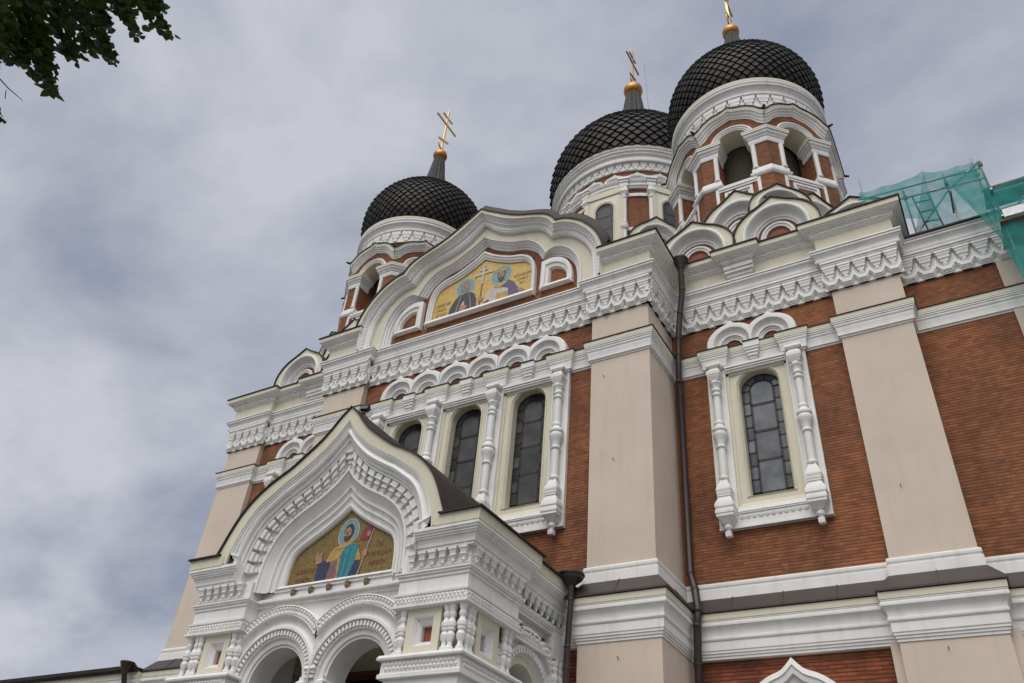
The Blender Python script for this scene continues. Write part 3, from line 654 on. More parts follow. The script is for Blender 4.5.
inlay(mos, 'hand', 'm_skin', q([(-.10, -.70), (.06, -.72), (.14, -.60), (.02, -.55), (-.02, -.44), (-.08, -.56)]), y0-.012)
inlay(mos, 'sleeve', 'm_silver', q([(-.03, -.56), (.03, -.56), (.04, -.46), (-.01, -.44)]), y0-.014)
for pts in ([(-.22, -.8), (-.20, -.8), (-.08, -.25), (-.10, -.25)], [(.24, -.8), (.26, -.8), (.15, -.25), (.135, -.25)]): inlay(mos, 'fold', 'm_grey', q(pts), y0-.0065)
q = saint(.64, 17.62, y0, .365, 1.22, [(-.46, -.89), (-.44, -.60), (-.34, -.40), (-.15, -.24), (0, -.27), (.17, -.23), (.38, -.36), (.50, -.58), (.66, -.66), (.68, -.72), (.50, -.76), (.46, -.89)], 'm_silver', 'm_hair', 'm_hair', mos)
inlay(mos, 'cloak', 'm_violet', q([(0, -.40), (.12, -.27), (.22, -.23), (.38, -.36), (.50, -.58), (.56, -.68), (.46, -.89), (.24, -.89), (.23, -.50), (.10, -.43)]), y0-.006)
inlay(mos, 'crown', 'm_goldtrim', q([(-.11, .10), (.11, .10), (.12, .18), (.06, .21), (0, .25), (-.06, .21), (-.12, .18)]), y0-.012)
inlay(mos, 'scroll', 'm_goldtrim', q([(-.10, -.89), (.24, -.89), (.24, -.58), (-.10, -.58)]), y0-.009)
inlay(mos, 'collar', 'm_goldtrim', q([(-.20, -.33), (0, -.42), (.20, -.29), (.17, -.23), (0, -.31), (-.16, -.24)]), y0-.0125)
inlay(mos, 'robe', 'm_crimson', q([(-.46, -.89), (-.44, -.72), (-.30, -.66), (-.24, -.89)]), y0-.0075)
for a in (-.30, -.22): inlay(mos, 'fold', 'm_grey', q([(a, -.88), (a+.02, -.88), (a+.08, -.36), (a+.065, -.36)]), y0-.0065)
inlay(mos, 'hand', 'm_skin', [(-.09, 16.86), (.03, 16.82), (.09, 16.93), (-.02, 17.02), (-.11, 17.0)], y0-.014)
inlay(mos, 'hand', 'm_skin', q([(.48, -.66), (.63, -.74), (.72, -.76), (.64, -.66), (.52, -.58)]), y0-.014)
inlay(mos, 'staff', 'm_crimson', [(-.055, z_), (-.025, z_), (0, 17.60), (-.03, 17.60)], y0-.012)
for i, pts in enumerate(([(-.055, 17.50), (.025, 17.50), (.025, 18.22), (-.055, 18.22)], [(-.30, 17.88), (.27, 17.88), (.27, 17.95), (-.30, 17.95)], [(-.15, 18.05), (.12, 18.05), (.12, 18.11), (-.15, 18.11)])): inlay(mos, 'cross', 'm_silver', pts, y0-.014-.001*i)
for (a, b) in ((-.015, 18.22), (-.30, 17.915), (.27, 17.915), (-.015, 17.915)): inlay(mos, 'cross', 'm_silver', ell(a, b, .055, .055, 12), y0-.0175)
for txt, x, z, s in (('СЕРГIЙ', -1.36, 17.10, .15), ('ПРЕП', -1.40, 16.92, .13), ('АГIОС', -1.38, 16.74, .13), ('ВЛАДИМI', 1.38, 17.33, .13), ('КНЯЗ', 1.38, 17.16, .13), ('РС', 1.38, 17.01, .12)): words(mos, txt, x, z, s, y0-.006)

# ================================================================== kokoshniks of the roof
def kokoshnik(c, zb, hw, apex, rot=0, dep=.5, simple=False):
    k = empty('kokoshnik', (0, 0, 0), CA); X = Matrix.Translation((c[0], c[1], 0)) @ Matrix.Rotation(rot, 4, 'Z')
    h = apex-zb; spring = zb+h*.30; rz = h*.585; tip = apex-(spring+rz)
    O = [(-hw, zb)]+arc(0, spring, hw, 30, rz=rz, tip=tip, tw=.42)+[(hw, zb)]
    r0 = hw*.80; s1 = zb+h*.26
    A = [(-r0, zb)]+arc(0, s1, r0, 30, rz=h*.575)+[(r0, zb)]
    r1 = hw*.50; B = [(-r1, zb)]+arc(0, s1, r1, 30, rz=h*.36)+[(r1, zb)]
    r2 = hw*.30; C_ = [(-r2, zb)]+arc(0, s1-.02, r2, 30, rz=h*.235)+[(r2, zb)]
    m = MB(); m.x = X; m.loft(O, A, [(0, dep), (0, 0), (1, 0), (1, .05)]); m.build('face', 'cream', k)
    m = MB(); m.x = X; m.loft(A, B, [(0, .03), (0, -.03), (.05, -.055), (.16, -.065), (.26, -.05), (.32, -.01), (.36, .01), (.40, .05), (.46, .11), (.60, .17), (.72, .19), (.75, .165), (.84, .165), (.86, .20), (1, .21), (1, .30)])
    m.loft(B, C_, [(.42, .30), (.42, .19), (.50, .175), (.70, .175), (.76, .20), (1, .21), (1, .30)]); m.build('arch_moulding', 'white', k)
    m = MB(); m.x = X; m.loft(B, C_, [(0, .27), (.45, .27)]); m.fill([(-r2, zb)]+C_[1:-1]+[(r2, zb)], [], lambda a, b: (a, .27, b)); m.build('tympanum', 'redpanel', k)
    m = MB(); m.x = X
    O2 = [(a*1.03, b+.03) for a, b in O]; m.loft(O2, O, [(1, -.05), (0, -.05), (0, dep), (1, dep)]); m.loft(O, O, [(0, -.05), (0, dep)]); m.build('flashing', 'roof', k)
for sgn in (1, -1):
    kokoshnik((sgn*8.27, -.25), 16.72, 1.10, 18.47)
    kokoshnik((sgn*6.08, -.25), 16.72, 1.10, 18.47)
    kokoshnik((sgn*7.16, .62), 17.8, 1.15, 20.12, dep=.9)
    kokoshnik((sgn*9.15, 1.55), 18.1, 1.0, 19.98, rot=sgn*PI/4)
    if sgn > 0: kokoshnik((sgn*10.12, .4), 16.8, .95, 18.22)

# ================================================================== belfry towers and domes
def cross(parent, x, y, z0, k, mat='gold'):
    m = MB(); r = .038*k
    m.box(x-r, x+r, y-r, y+r, z0, z0+3.15*k); m.box(x-r*.9, x+r*.9, y-.77*k, y+.77*k, z0+2.12*k, z0+2.20*k); m.box(x-r*.9, x+r*.9, y-.36*k, y+.36*k, z0+2.62*k, z0+2.69*k)
    m.x = Matrix.Translation((x, y, z0+.95*k)) @ Matrix.Rotation(R(24), 4, 'X'); m.box(-r*.9, r*.9, -.40*k, .40*k, -.04*k, .04*k); m.x = None
    for yy, zz_ in ((-.77, 2.16), (.77, 2.16), (-.36, 2.65), (.36, 2.65), (0, 3.16)): m.ball((x, y+yy*k, z0+zz_*k), .05*k, 8, 6)
    # crescent at the foot
    m.tube([(x, y+.34*k*math.sin(a), z0+(.62-.34*math.cos(a))*k) for a in [R(-100+20*i) for i in range(11)]], [.012*k+.03*k*math.sin(PI*i/10) for i in range(11)], 6)
    m.build('cross', mat, parent, ang=30)
DP = [(-1.42, 2.36), (-1.2, 2.47), (-.9, 2.57), (-.5, 2.65), (0, 2.68), (.45, 2.64), (.9, 2.50), (1.3, 2.29), (1.65, 2.03), (1.95, 1.74), (2.2, 1.44), (2.45, 1.12), (2.7, .85), (3.0, .62)]
def dome(parent, cx, cy, zc, k, na=52, zmin=None):
    # scales: diamonds of equal height laid over the onion profile
    prof = [p for p in crm([(r*k, zc+z*k) for z, r in DP], 400) if zmin is None or p[1] > zmin]
    ln = [0]
    for a, b in zip(prof, prof[1:]): ln.append(ln[-1]+math.hypot(b[0]-a[0], b[1]-a[1]))
    def at(s):
        s = min(max(s, 0), ln[-1]-1e-6); lo = 0
        for i in range(len(ln)-1):
            if ln[i+1] >= s: lo = i; break
        f = (s-ln[lo])/max(1e-9, ln[lo+1]-ln[lo]); return prof[lo][0]+(prof[lo+1][0]-prof[lo][0])*f, prof[lo][1]+(prof[lo+1][1]-prof[lo][1])*f
    m = MB(); m.lathe(cx, cy, [(p[0]-.015*k, p[1]) for p in prof[::12]]+[(prof[-1][0]-.02, prof[-1][1])], 72); m.build('dome_shell', 'ridge', parent)
    w = 2*PI*2.68*k/na; step = w*.52
    m = MB(); rows = int(ln[-1]/step); half_s = step
    def P(ang, s, o):
        r, z = at(s); r2, z2 = at(s+.02); r1, z1 = at(s-.02); t = Vector((r2-r1, z2-z1)); 
        if t.length < 1e-6: t = Vector((0, 1))
        t.normalize(); nr, nz_ = t.y, -t.x
        r += nr*o; z += nz_*o
        return (cx+r*math.cos(ang), cy+r*math.sin(ang), z)
    th = 2*PI/na
    for j in range(-1, rows+1):
        s0 = j*step
        for i in range(na):
            a = th*(i+.5*(j % 2)); g_ = .985
            jit = random.uniform(-.006, .006)*k
            lo, ri, up, le = (a, s0-half_s*g_), (a+th*.5*g_, s0), (a, s0+half_s*g_), (a-th*.5*g_, s0)
            if s0+half_s < .05 or s0 > ln[-1]-.1: continue
            c_ = .84
            o_out, o_in = .050*k+jit, .012*k
            q = [m.V(P(p[0], p[1], o)) for p, o in ((lo, .05*k), (ri, .02*k), (up, .0), (le, .02*k))]
            q2 = [m.V(P(a+(p[0]-a)*c_, s0+(p[1]-s0)*c_, o)) for p, o in ((lo, .085*k+jit), (ri, .044*k+jit), (up, .03*k), (le, .044*k+jit))]
            m.F(*q2)
            for e in range(4): m.F(q[e], q[(e+1) % 4], q2[(e+1) % 4], q2[e])
    m.build('dome_scales', 'scale', parent, normals=False, ang=15)
    # fluted neck, ball, cross
    zt = zc+2.72*k
    m = MB()
    rings = []
    for r, z in ((.92, 2.66), (.76, 2.95), (.60, 3.25), (.49, 3.65), (.40, 4.2), (.33, 4.8), (.27, 5.25)):
        rings.append([m.V((cx+r*k*(1 if q % 2 else .90)*math.cos(2*PI*q/32), cy+r*k*(1 if q % 2 else .90)*math.sin(2*PI*q/32), zc+z*k)) for q in range(32)])
    for a, b in zip(rings, rings[1:]):
        for q in range(32): m.F(a[q], a[(q+1) % 32], b[(q+1) % 32], b[q])
    m.F(*rings[-1]); m.build('dome_neck', 'neck', parent, ang=20)
    m = MB(); m.ball((cx, cy, zc+5.56*k), .345*k, 20, 14); m.lathe(cx, cy, [(.24*k, zc+5.24*k), (.26*k, zc+5.28*k), (.22*k, zc+5.34*k)], 20); m.build('orb', 'orb', parent)
def ring_frieze(m, cx, cy, r, z0, z1, n):
    s = 2*PI/n; h = z1-z0
    m.lathe(cx, cy, [(r-.03, z0), (r+.03, z0), (r+.03, z1), (r-.03, z1)], 96)
    for k in range(n):
        a = s*k; c, sn = math.cos(a), math.sin(a)
        m.x = Matrix(((-sn, c, 0, cx+c*r), (c, sn, 0, cy+sn*r), (0, 0, 1, 0), (0, 0, 0, 1)))
        w = r*s*.5; e = .62
        m.box(-w*.88, w*.88, 0, .15*e, z0+h*.66, z1); m.frust(-w*.62, w*.62, 0, .11*e, z0+h*.42, -w*.74, w*.74, 0, .14*e, z0+h*.66); m.box(-w*.66, w*.66, 0, .13*e, z0+h*.38, z0+h*.45)
        m.frust(-w*.30, w*.30, 0, .09*e, z0+h*.08, -w*.50, w*.50, 0, .11*e, z0+h*.38)
    m.x = None
def side_tower(cx, cy):
    T = empty('belfry_tower', (0, 0, 0), CA)
    ap = 2.5; hf = ap*math.tan(PI/8)
    br, wh, cr_, dk, rf, sf = MB(), MB(), MB(), MB(), MB(), MB()
    for k in range(8):
        a = -PI/2+k*PI/4                                       # outward direction of the face
        d = Vector((-math.sin(a), math.cos(a), 0)); o = Vector((math.cos(a), math.sin(a), 0))
        X = Matrix(((d.x, o.x, 0, cx+o.x*ap), (d.y, o.y, 0, cy+o.y*ap), (0, 0, 1, 0), (0, 0, 0, 1)))
        for q in (br, wh, cr_, dk, rf, sf): q.x = X
        r = .53; zs = 22.72
        mpp = lambda a_, b_: (a_, 0, b_)
        hole = [(-r, 20.75), (r, 20.75)]+[(r*math.cos(PI*j/14), zs+r*math.sin(PI*j/14)) for j in range(15)]
        top = half([[(0, 24.04), (.2, 23.95), (.5, 23.83), (.78, 23.62), (.95, 23.42), (hf, 23.32)]], (14,)); topf = full(top)
        br.fill([(-hf, 17), (hf, 17)]+list(reversed(topf)), [list(reversed(hole))], mpp)
        # reveal of the opening and cream vault
        for (p, q) in zip(hole[1:]+hole[:1], hole[2:]+hole[:2]):
            (cr_ if p[1] >= zs-.01 and q[1] >= zs-.01 else br).quad((p[0], 0, p[1]), (q[0], 0, q[1]), (q[0], -.72, q[1]), (p[0], -.72, p[1]))
        # archivolt
        wh.loft(arc(0, zs, r+.17, 18), arc(0, zs, r, 18), [(0, -.02), (0, .06), (.3, .075), (.45, .04), (.7, .035), (.8, .01), (1, .0)], mp=lambda a_, b_, h_: (a_, h_, b_))
        # curved white cornice under the eave
        T1 = full(half([[(0, 24.08), (.2, 23.95), (.52, 23.85), (.80, 23.66), (.96, 23.46), (1.11, 23.34)]], (14,)))
        T2 = full(half([[(0, 23.80), (.2, 23.71), (.46, 23.61), (.70, 23.41), (.86, 23.18), (1.04, 23.05)]], (14,)))
        wh.loft(T1, T2, [(0, -.02), (0, .20), (.15, .21), (.2, .16), (.45, .14), (.5, .10), (.75, .08), (.8, .05), (1, .03), (1, -.01)], mp=lambda a_, b_, h_: (a_, h_, b_))
        T0 = [(x*1.03, z+.10) for x, z in T1]
        cr_.loft(T0, T1, [(0, -.02), (0, .225), (1, .215), (1, .0)], mp=lambda a_, b_, h_: (a_, h_, b_))
        TR = [(x*1.05, z+.14) for x, z in T1]
        rf.loft(TR, T0, [(1, .255), (0, .255), (0, -.4), (1, -.4)], mp=lambda a_, b_, h_: (a_*(1 if h_ > 0 else .85), h_, b_))
        # jamb columns, sill, little niche below
        for sg in (-1, 1):
            wh.lathe(sg*(r+.06), .0, [(.075, 21.1), (.075, 22.2)], 10); wh.lathe(sg*(r+.06), 0, [(.075, 21.1), (.10, 21.13), (.10, 21.18), (.078, 21.2)], 10)
            wh.box(sg*(r+.10)-.05, sg*(r+.10)+.05, -.02, .05, 19.9, 20.72)
        wh.box(-r-.05, r+.05, -.74, .07, 20.66, 20.78); wh.box(-r-.05, r+.05, 0, .045, 20.58, 20.66)
        wh.loft([(-.42, 20.5), (.42, 20.5), (.42, 19.9), (-.42, 19.9)], [(-.26, 20.36), (.26, 20.36), (.26, 20.04), (-.26, 20.04)], [(0, .0), (0, .05), (.5, .05), (.6, .02), (1, .004)], mp=lambda a_, b_, h_: (a_, h_, b_), closed=True)
    for q in (br, wh, cr_, dk, rf, sf): q.x = None
    # capitals and pedestals wrap each corner pier
    for k in range(8):
        a = -PI/2+PI/8+k*PI/4
        o0 = Vector((math.cos(a-PI/8), math.sin(a-PI/8))); o1 = Vector((math.cos(a+PI/8), math.sin(a+PI/8)))
        v = Vector((math.cos(a), math.sin(a)))*ap/math.cos(PI/8)
        d0 = Vector((-o0.y, o0.x)); d1 = Vector((-o1.y, o1.x)); e = hf-.53
        c = Vector((cx, cy))
        pth = [c+v-d0*e-o0*.5, c+v-d0*e, c+v, c+v+d1*e, c+v+d1*e-o1*.5]; pth = [(p.x, p.y) for p in reversed(pth)]
        wh.sweep(pth, [(-.02, 22.22), (.03, 22.22), (.05, 22.27), (.05, 22.40), (.09, 22.45), (.09, 22.49), (.13, 22.52), (.15, 22.56), (.15, 22.62), (.19, 22.63), (.19, 22.69), (-.02, 22.76)])
        cr_.sweep(pth, [(-.02, 22.692), (.20, 22.692), (.20, 22.76), (-.02, 22.80)])
        wh.sweep(pth, [(-.02, 20.74), (.05, 20.74), (.09, 20.78), (.11, 20.83), (.11, 20.87), (.06, 20.93), (.06, 21.05), (.03, 21.12), (-.02, 21.12)])
        br.sweep(pth, [(-.02, 17.2), (.04, 17.2), (.04, 20.74), (-.02, 20.76)])
        rf.x = None
        sp = (c.x+v.x*1.09, c.y+v.y*1.09); n_ = Vector((math.cos(a), math.sin(a)))
        rf.tube([(sp[0], sp[1], 23.50), (sp[0]+n_.x*.16, sp[1]+n_.y*.16, 23.47)], [.05, .035], 6)
    br.lathe(cx, cy, [(2.37, 23.3), (2.37, 24.42)], 64)
    br.build('brickwork', 'brick', T)
    rf.lathe(cx, cy, [(2.55, 23.55), (2.38, 24.12)], 8, PI/8, sq=1); rf.build('eave_flashing', 'roof', T)
    ring_frieze(wh, cx, cy, 2.40, 24.28, 24.87, 34)
    wh.lathe(cx, cy, [(2.3, 24.84), (2.50, 24.84), (2.53, 24.88), (2.53, 24.93), (2.50, 24.94), (2.50, 25.02), (2.54, 25.10), (2.60, 25.16), (2.61, 25.18), (2.64, 25.19), (2.655, 25.23), (2.64, 25.27), (2.61, 25.28), (2.61, 25.32), (2.65, 25.34), (2.665, 25.38), (2.66, 25.42), (2.3, 25.44)], 96)
    cr_.lathe(cx, cy, [(2.3, 25.425), (2.665, 25.425), (2.67, 25.53), (2.3, 25.60)], 96)
    wh.build('stucco_trim', 'white', T, ang=30); cr_.build('cream_trim', 'cream', T)
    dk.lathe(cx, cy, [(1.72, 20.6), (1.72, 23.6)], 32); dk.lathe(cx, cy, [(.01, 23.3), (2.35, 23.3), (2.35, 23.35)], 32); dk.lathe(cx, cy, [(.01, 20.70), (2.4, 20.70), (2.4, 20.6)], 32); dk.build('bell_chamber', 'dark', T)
    dome(T, cx, cy, 26.95, 1.0)
    cross(T, cx, cy, 32.72, 1.04)
    return T
side_tower(7.215, 3.45)
side_tower(-7.215, 3.45)
for sgn in (1, -1):                                            # little gables round the tower foot
    for an in (-67.5,) if sgn > 0 else (-112.5,):
        a = R(an); kx = sgn*7.215+2.92*math.cos(a); ky = 3.45+2.92*math.sin(a)
        kokoshnik((kx, ky), 18.6, .85, 19.98, rot=a+PI/2, dep=.3)

def great_tower(cx, cy):
    T = empty('great_tower', (0, 0, 0), CA); K = 1.594
    Rw = 3.75
    br, wh, cr_ = MB(), MB(), MB()
    br.lathe(cx, cy, [(Rw, 17), (Rw, 30.9)], 96)
    wz0, wzs, wr = 25.5, 28.40, .43
    for k in range(8):
        a = -PI/2+.02+k*PI/4; o = Vector((math.cos(a), math.sin(a), 0)); d = Vector((-o.y, o.x, 0))
        X = Matrix(((d.x, o.x, 0, cx+o.x*Rw), (d.y, o.y, 0, cy+o.y*Rw), (0, 0, 1, 0), (0, 0, 0, 1)))
        for q in (wh, cr_): q.x = X
        hole = arch_outline(0, wr+.12, wz0, wzs, wr*1.0+.12, 16)
        cr_.fill([(-.92, 25.170), (.92, 25.170), (.92, 29.570), (-.92, 29.570)], [list(reversed(hole))], lambda p, q_: (p, .12, q_))
        cr_.loft(hole, arch_outline(0, wr, wz0, wzs, wr, 16), [(0, .12), (.3, .14), (1, .10), (1, .03)], mp=lambda p, q_, h_: (p, h_, q_), closed=True)
        cr_.box(-.92, -.74, 0, .15, 25.170, 29.570); cr_.box(.86, .92, 0, .15, 25.170, 29.570); cr_.box(-.92, .92, 0, .17, 29.220, 29.570); cr_.box(-.92, -.91, -.3, .12, 25.170, 29.570); cr_.box(.91, .92, -.3, .12, 25.170, 29.570)
        cr_.box(-.92, .92, 0, .12, 24.7, 24.9)
        leaded(T, 0, .05, wr, wz0, wzs, wr, (.3, .55, .8), mp=lambda p, h_, q_, X=X: tuple(X @ Vector((p, -h_+.10, q_))), bw=.15, gmat='glassd')
    for q in (wh, cr_): q.x = None
    for k in range(8):
        for sg in (-1, 1):
            a = -PI/2+.02+PI/8+k*PI/4+sg*R(8.8); x, y = cx+(Rw+.12)*math.cos(a), cy+(Rw+.12)*math.sin(a)
            wh.lathe(x, y, [(.15, 25.270), (.17, 25.370), (.12, 25.570), (.115, 26.870), (.16, 26.920), (.19, 27.020), (.19, 27.120), (.13, 27.220), (.15, 27.290), (.15, 27.350), (.115, 27.390), (.115, 28.820), (.15, 28.850), (.15, 28.910), (.12, 28.940), (.13, 29.070)], 12)
            wh.sqlathe(x, y, [(.12, 29.050), (.17, 29.190), (.19, 29.220), (.19, 29.320), (.14, 29.390), (.14, 29.570)], a+PI/4)
            o = Vector((math.cos(a), math.sin(a), 0)); d = Vector((-o.y, o.x, 0))
            wh.x = Matrix(((d.x, o.x, 0, cx+o.x*Rw), (d.y, o.y, 0, cy+o.y*Rw), (0, 0, 1, 0), (0, 0, 0, 1)))
            wh.box(-.26, .26, 0, .36, 29.930, 30.070); wh.box(-.22, .22, 0, .31, 29.790, 29.930); wh.box(-.19, .19, 0, .27, 29.570, 29.790)
            wh.x = None
        # white band between the pier columns
        a = -PI/2+.02+PI/8+k*PI/4
        wh.lathe(cx, cy, [(Rw, 29.050), (Rw+.07, 29.050), (Rw+.07, 29.230), (Rw, 29.230)], 10, a-R(8), R(16)); wh.lathe(cx, cy, [(Rw, 26.920), (Rw+.06, 26.920), (Rw+.06, 27.100), (Rw, 27.100)], 10, a-R(8), R(16))
    wh.lathe(cx, cy, [(Rw-.1, 29.550), (Rw+.10, 29.550), (Rw+.12, 29.630), (Rw+.17, 29.670), (Rw+.17, 29.790), (Rw+.20, 29.830), (Rw+.24, 29.890), (Rw+.26, 29.990), (Rw-.1, 30.070)], 96)
    # shell crests over the string
    n = 24
    for k in range(n):
        a = -PI/2+.02+PI/8+2*PI*k/n; o = Vector((math.cos(a), math.sin(a), 0)); d = Vector((-o.y, o.x, 0))
        wh.x = Matrix(((d.x, o.x, 0, cx+o.x*Rw), (d.y, o.y, 0, cy+o.y*Rw), (0, 0, 1, 0), (0, 0, 0, 1)))
        O = arc(0, 30.04, .49, 12, rz=.34, tip=.10, tw=.35); I = arc(0, 30.04, .38, 12, rz=.25)
        wh.loft(O, I, [(0, -.02), (0, .20), (1, .18), (1, .10)], mp=lambda p, q_, h_: (p, h_, q_))
        wh.loft(I, [(0, 30.04)]*13, [(0, .10), (.6, .05), (1, .12)], mp=lambda p, q_, h_: (p, h_, q_))
    wh.x = None
    ring_frieze(wh, cx, cy, Rw+.06, 30.78, 31.24, 64)
    wh.lathe(cx, cy, [(Rw, 31.22), (Rw+.26, 31.22), (Rw+.28, 31.27), (Rw+.28, 31.32), (Rw+.25, 31.33), (Rw+.25, 31.50), (Rw+.30, 31.57), (Rw+.35, 31.61), (Rw+.36, 31.65), (Rw+.33, 31.67), (Rw+.33, 31.71), (Rw+.40, 31.76), (Rw+.42, 31.81), (Rw+.40, 31.86), (Rw+.40, 31.89), (Rw+.45, 31.92), (Rw+.46, 31.97), (Rw, 31.98)], 110)
    cr_.lathe(cx, cy, [(Rw, 31.965), (Rw+.465, 31.965), (Rw+.47, 32.09), (Rw-.2, 32.15)], 110)
    br.build('drum_brickwork', 'brick', T); wh.build('stucco_trim', 'white', T, ang=30); cr_.build('cream_trim', 'cream', T)
    DZ = 33.15
    dome(T, cx, cy, DZ+.1, K, 52, 32.05)
    cross(T, cx, cy, 42.45, 1.14, 'bronze')
    m = MB(); pts = []
    for i in range(14): pts.append((cx+.55, cy+.45+.05*i, 45.2-i*.42))
    m.tube(pts, .007, 5); m.build('lightning_cable', 'black', T)
    return T
great_tower(0, 10.546)
for an in (-90, -60, -30, -120, -150):
    a = R(an); kokoshnik((5.84*math.cos(a), 10.546+5.84*math.sin(a)), 23.4, 1.15, 25.56, rot=a+PI/2, dep=1.4)
m = MB(); m.lathe(0, 10.546, [(5.6, 16.8), (5.6, 23.6), (4.0, 24.8)], 8, PI/8); m.build('drum_base', 'beige', CA)
for sgn in (1, -1):
    m = MB(); m.box(sgn*7.2-2.6, sgn*7.2+2.6, 1.6, 6.4, 16.8, 18.9); m.box(sgn*7.2-1.15, sgn*7.2+1.15, 1.2, 1.6, 16.8, 19.2); m.build('tower_base', 'beige', CA)

# ================================================================== PORCH
PO = empty('porch', (0, 0, 0), CA)
XP, YF_, XS = 3.30, -5.20, 3.14
PR = half([[(0, 10.74), (.2, 10.55), (.36, 10.35), (.6, 10.08), (.92, 9.82), (1.3, 9.54), (1.6, 9.38), (1.87, 9.22), (2.17, 8.98), (2.42, 8.68), (2.6, 8.34), (2.73, 8.02), (2.82, 7.80)]], (46,))
P1 = half([[(0, 10.44), (.24, 10.12), (.45, 9.9), (.757, 9.65), (1.17, 9.38), (1.4, 9.25), (1.656, 9.07), (2.035, 8.79), (2.25, 8.50), (2.41, 8.18), (2.5, 7.9), (2.55, 7.60)]], (46,))
P2 = half([[(0, 9.93), (.28, 9.62), (.62, 9.30), (.9, 9.11), (1.14, 8.97), (1.4, 8.82), (1.63, 8.65), (1.87, 8.44), (2.02, 8.18), (2.12, 7.87), (2.17, 7.55), (2.19, 7.05)]], (46,))
P3 = half([[(0, 9.40), (.2, 9.16), (.45, 8.96), (.6, 8.86), (.89, 8.70), (1.12, 8.57), (1.37, 8.38), (1.55, 8.17), (1.66, 7.95), (1.74, 7.7), (1.78, 7.4), (1.79, 7.05)]], (46,))
P4 = half([[(0, 8.66), (.18, 8.52), (.345, 8.40), (.55, 8.27), (.78, 8.14), (1.0, 8.02), (1.15, 7.93), (1.23, 7.84), (1.28, 7.72), (1.31, 7.55), (1.32, 7.4), (1.33, 7.12)]], (46,))
Q0, Q1, Q2, Q3, Q4 = map(full, (PR, P1, P2, P3, P4))
Q1m = [(max(-2.24, min(2.24, a)) if b < 7.78 else a, b) for a, b in Q1]
m = MB(); m.loft(Q0, Q1, [(0, -5.2), (0, -5.46), (1, -5.45), (1, -5.40)])
def porch_path(sgn):
    P = [(XS, YC), (XS, -3.5), (XP, -3.5), (XP, YF_), (2.2, YF_)]
    return P if sgn > 0 else [(-a, b) for a, b in reversed(P)]
pf = lambda sgn: [(2.62*(1 if p[0] > 0 else -1), p[1]) if abs(abs(p[0])-2.2) < 1e-6 else p for p in porch_path(sgn)]
for sgn in (1, -1): m.sweep(pf(sgn), [(-.4, 7.60), (.27, 7.60), (.275, 7.80), (-.4, 7.80)])
m.build('fascia', 'cream', PO)
m = MB()
m.loft(Q1m, Q2, [(0, -5.40), (0, -5.43), (.08, -5.435), (.10, -5.40), (.20, -5.395), (.22, -5.36), (.30, -5.36), (.38, -5.40), (.5, -5.42), (.62, -5.39), (.66, -5.33), (.82, -5.315), (.85, -5.27), (1, -5.26), (1, -5.1)])
m.loft(Q2, Q3, [(0, -5.12), (1, -5.12), (1, -5.02)])
# brackets along the ogee
for k in range(3, len(Q2)-3):
    if (k-45) % 3 or Q2[k][1] < 7.5: continue
    a, b = Vector(Q2[k]), Vector(Q3[k]); d = (Vector(Q2[k+1])-Vector(Q2[k-1])).normalized(); n_ = (b-a); ll = n_.length; n_.normalize()
    w_ = .105
    def blk(t0, t1, ww, y_):
        q = [a+n_*ll*t0-d*ww, a+n_*ll*t0+d*ww, a+n_*ll*t1+d*ww, a+n_*ll*t1-d*ww]
        i = [m.V((v.x, y_, v.y)) for v in q]+[m.V((v.x, -5.1, v.y)) for v in q]
        m.F(*i[:4])
        for c in range(4): m.F(i[c], i[(c+1) % 4], i[4+(c+1) % 4], i[4+c])
    blk(.03, .26, w_*.88, -5.25); blk(.26, .32, w_*.96, -5.26); blk(.32, .52, w_*.66, -5.215); blk(.52, .58, w_*.74, -5.225); blk(.58, .74, w_*.42, -5.18); blk(.74, .88, w_*.22, -5.15)
    q = Vector(a)+n_*ll*.3+d*w_*1.45; i = None
m.loft(Q2, Q3, [(.90, -5.12), (.90, -5.16), (1, -5.16), (1, -5.1)])
m.loft(Q3, Q4, [(0, -5.12), (.06, -5.10), (.16, -5.02), (.34, -4.97), (.36, -5.0), (.42, -5.0), (.45, -4.95), (.58, -4.92), (.60, -4.945), (.66, -4.945), (.70, -4.90), (.84, -4.88), (.86, -4.905), (.92, -4.905), (1, -4.86), (1, -4.78)])
m.build('ogee_gable', 'white', PO)
m = MB(); RO = [(a*1.012, b+.035) for a, b in Q0]
m.loft(RO, Q0, [(1, -5.5), (0, -5.5), (0, YC), (1, YC)]); m.loft(Q0, Q0, [(0, -5.5), (0, YC)])
for sgn in (1, -1):
    m.sweep(porch_path(sgn)[:-1]+[(2.72*sgn, YF_)] if sgn > 0 else [(-2.72, YF_)]+porch_path(sgn)[1:], [(-.45, 7.97), (.33, 7.83), (.33, 7.795), (-.45, 7.93)])
m.box(1.9, 3.1, -5.0, YC, 7.72, 7.86); m.box(-3.1, -1.9, -5.0, YC, 7.72, 7.86)
m.build('porch_roof', 'roof', PO)
m = MB(); m.loft(Q0, [(a, 7.8) for a, b in Q0], [(0, -4.7), (1, -4.7)]); m.build('gable_back', 'white', PO)
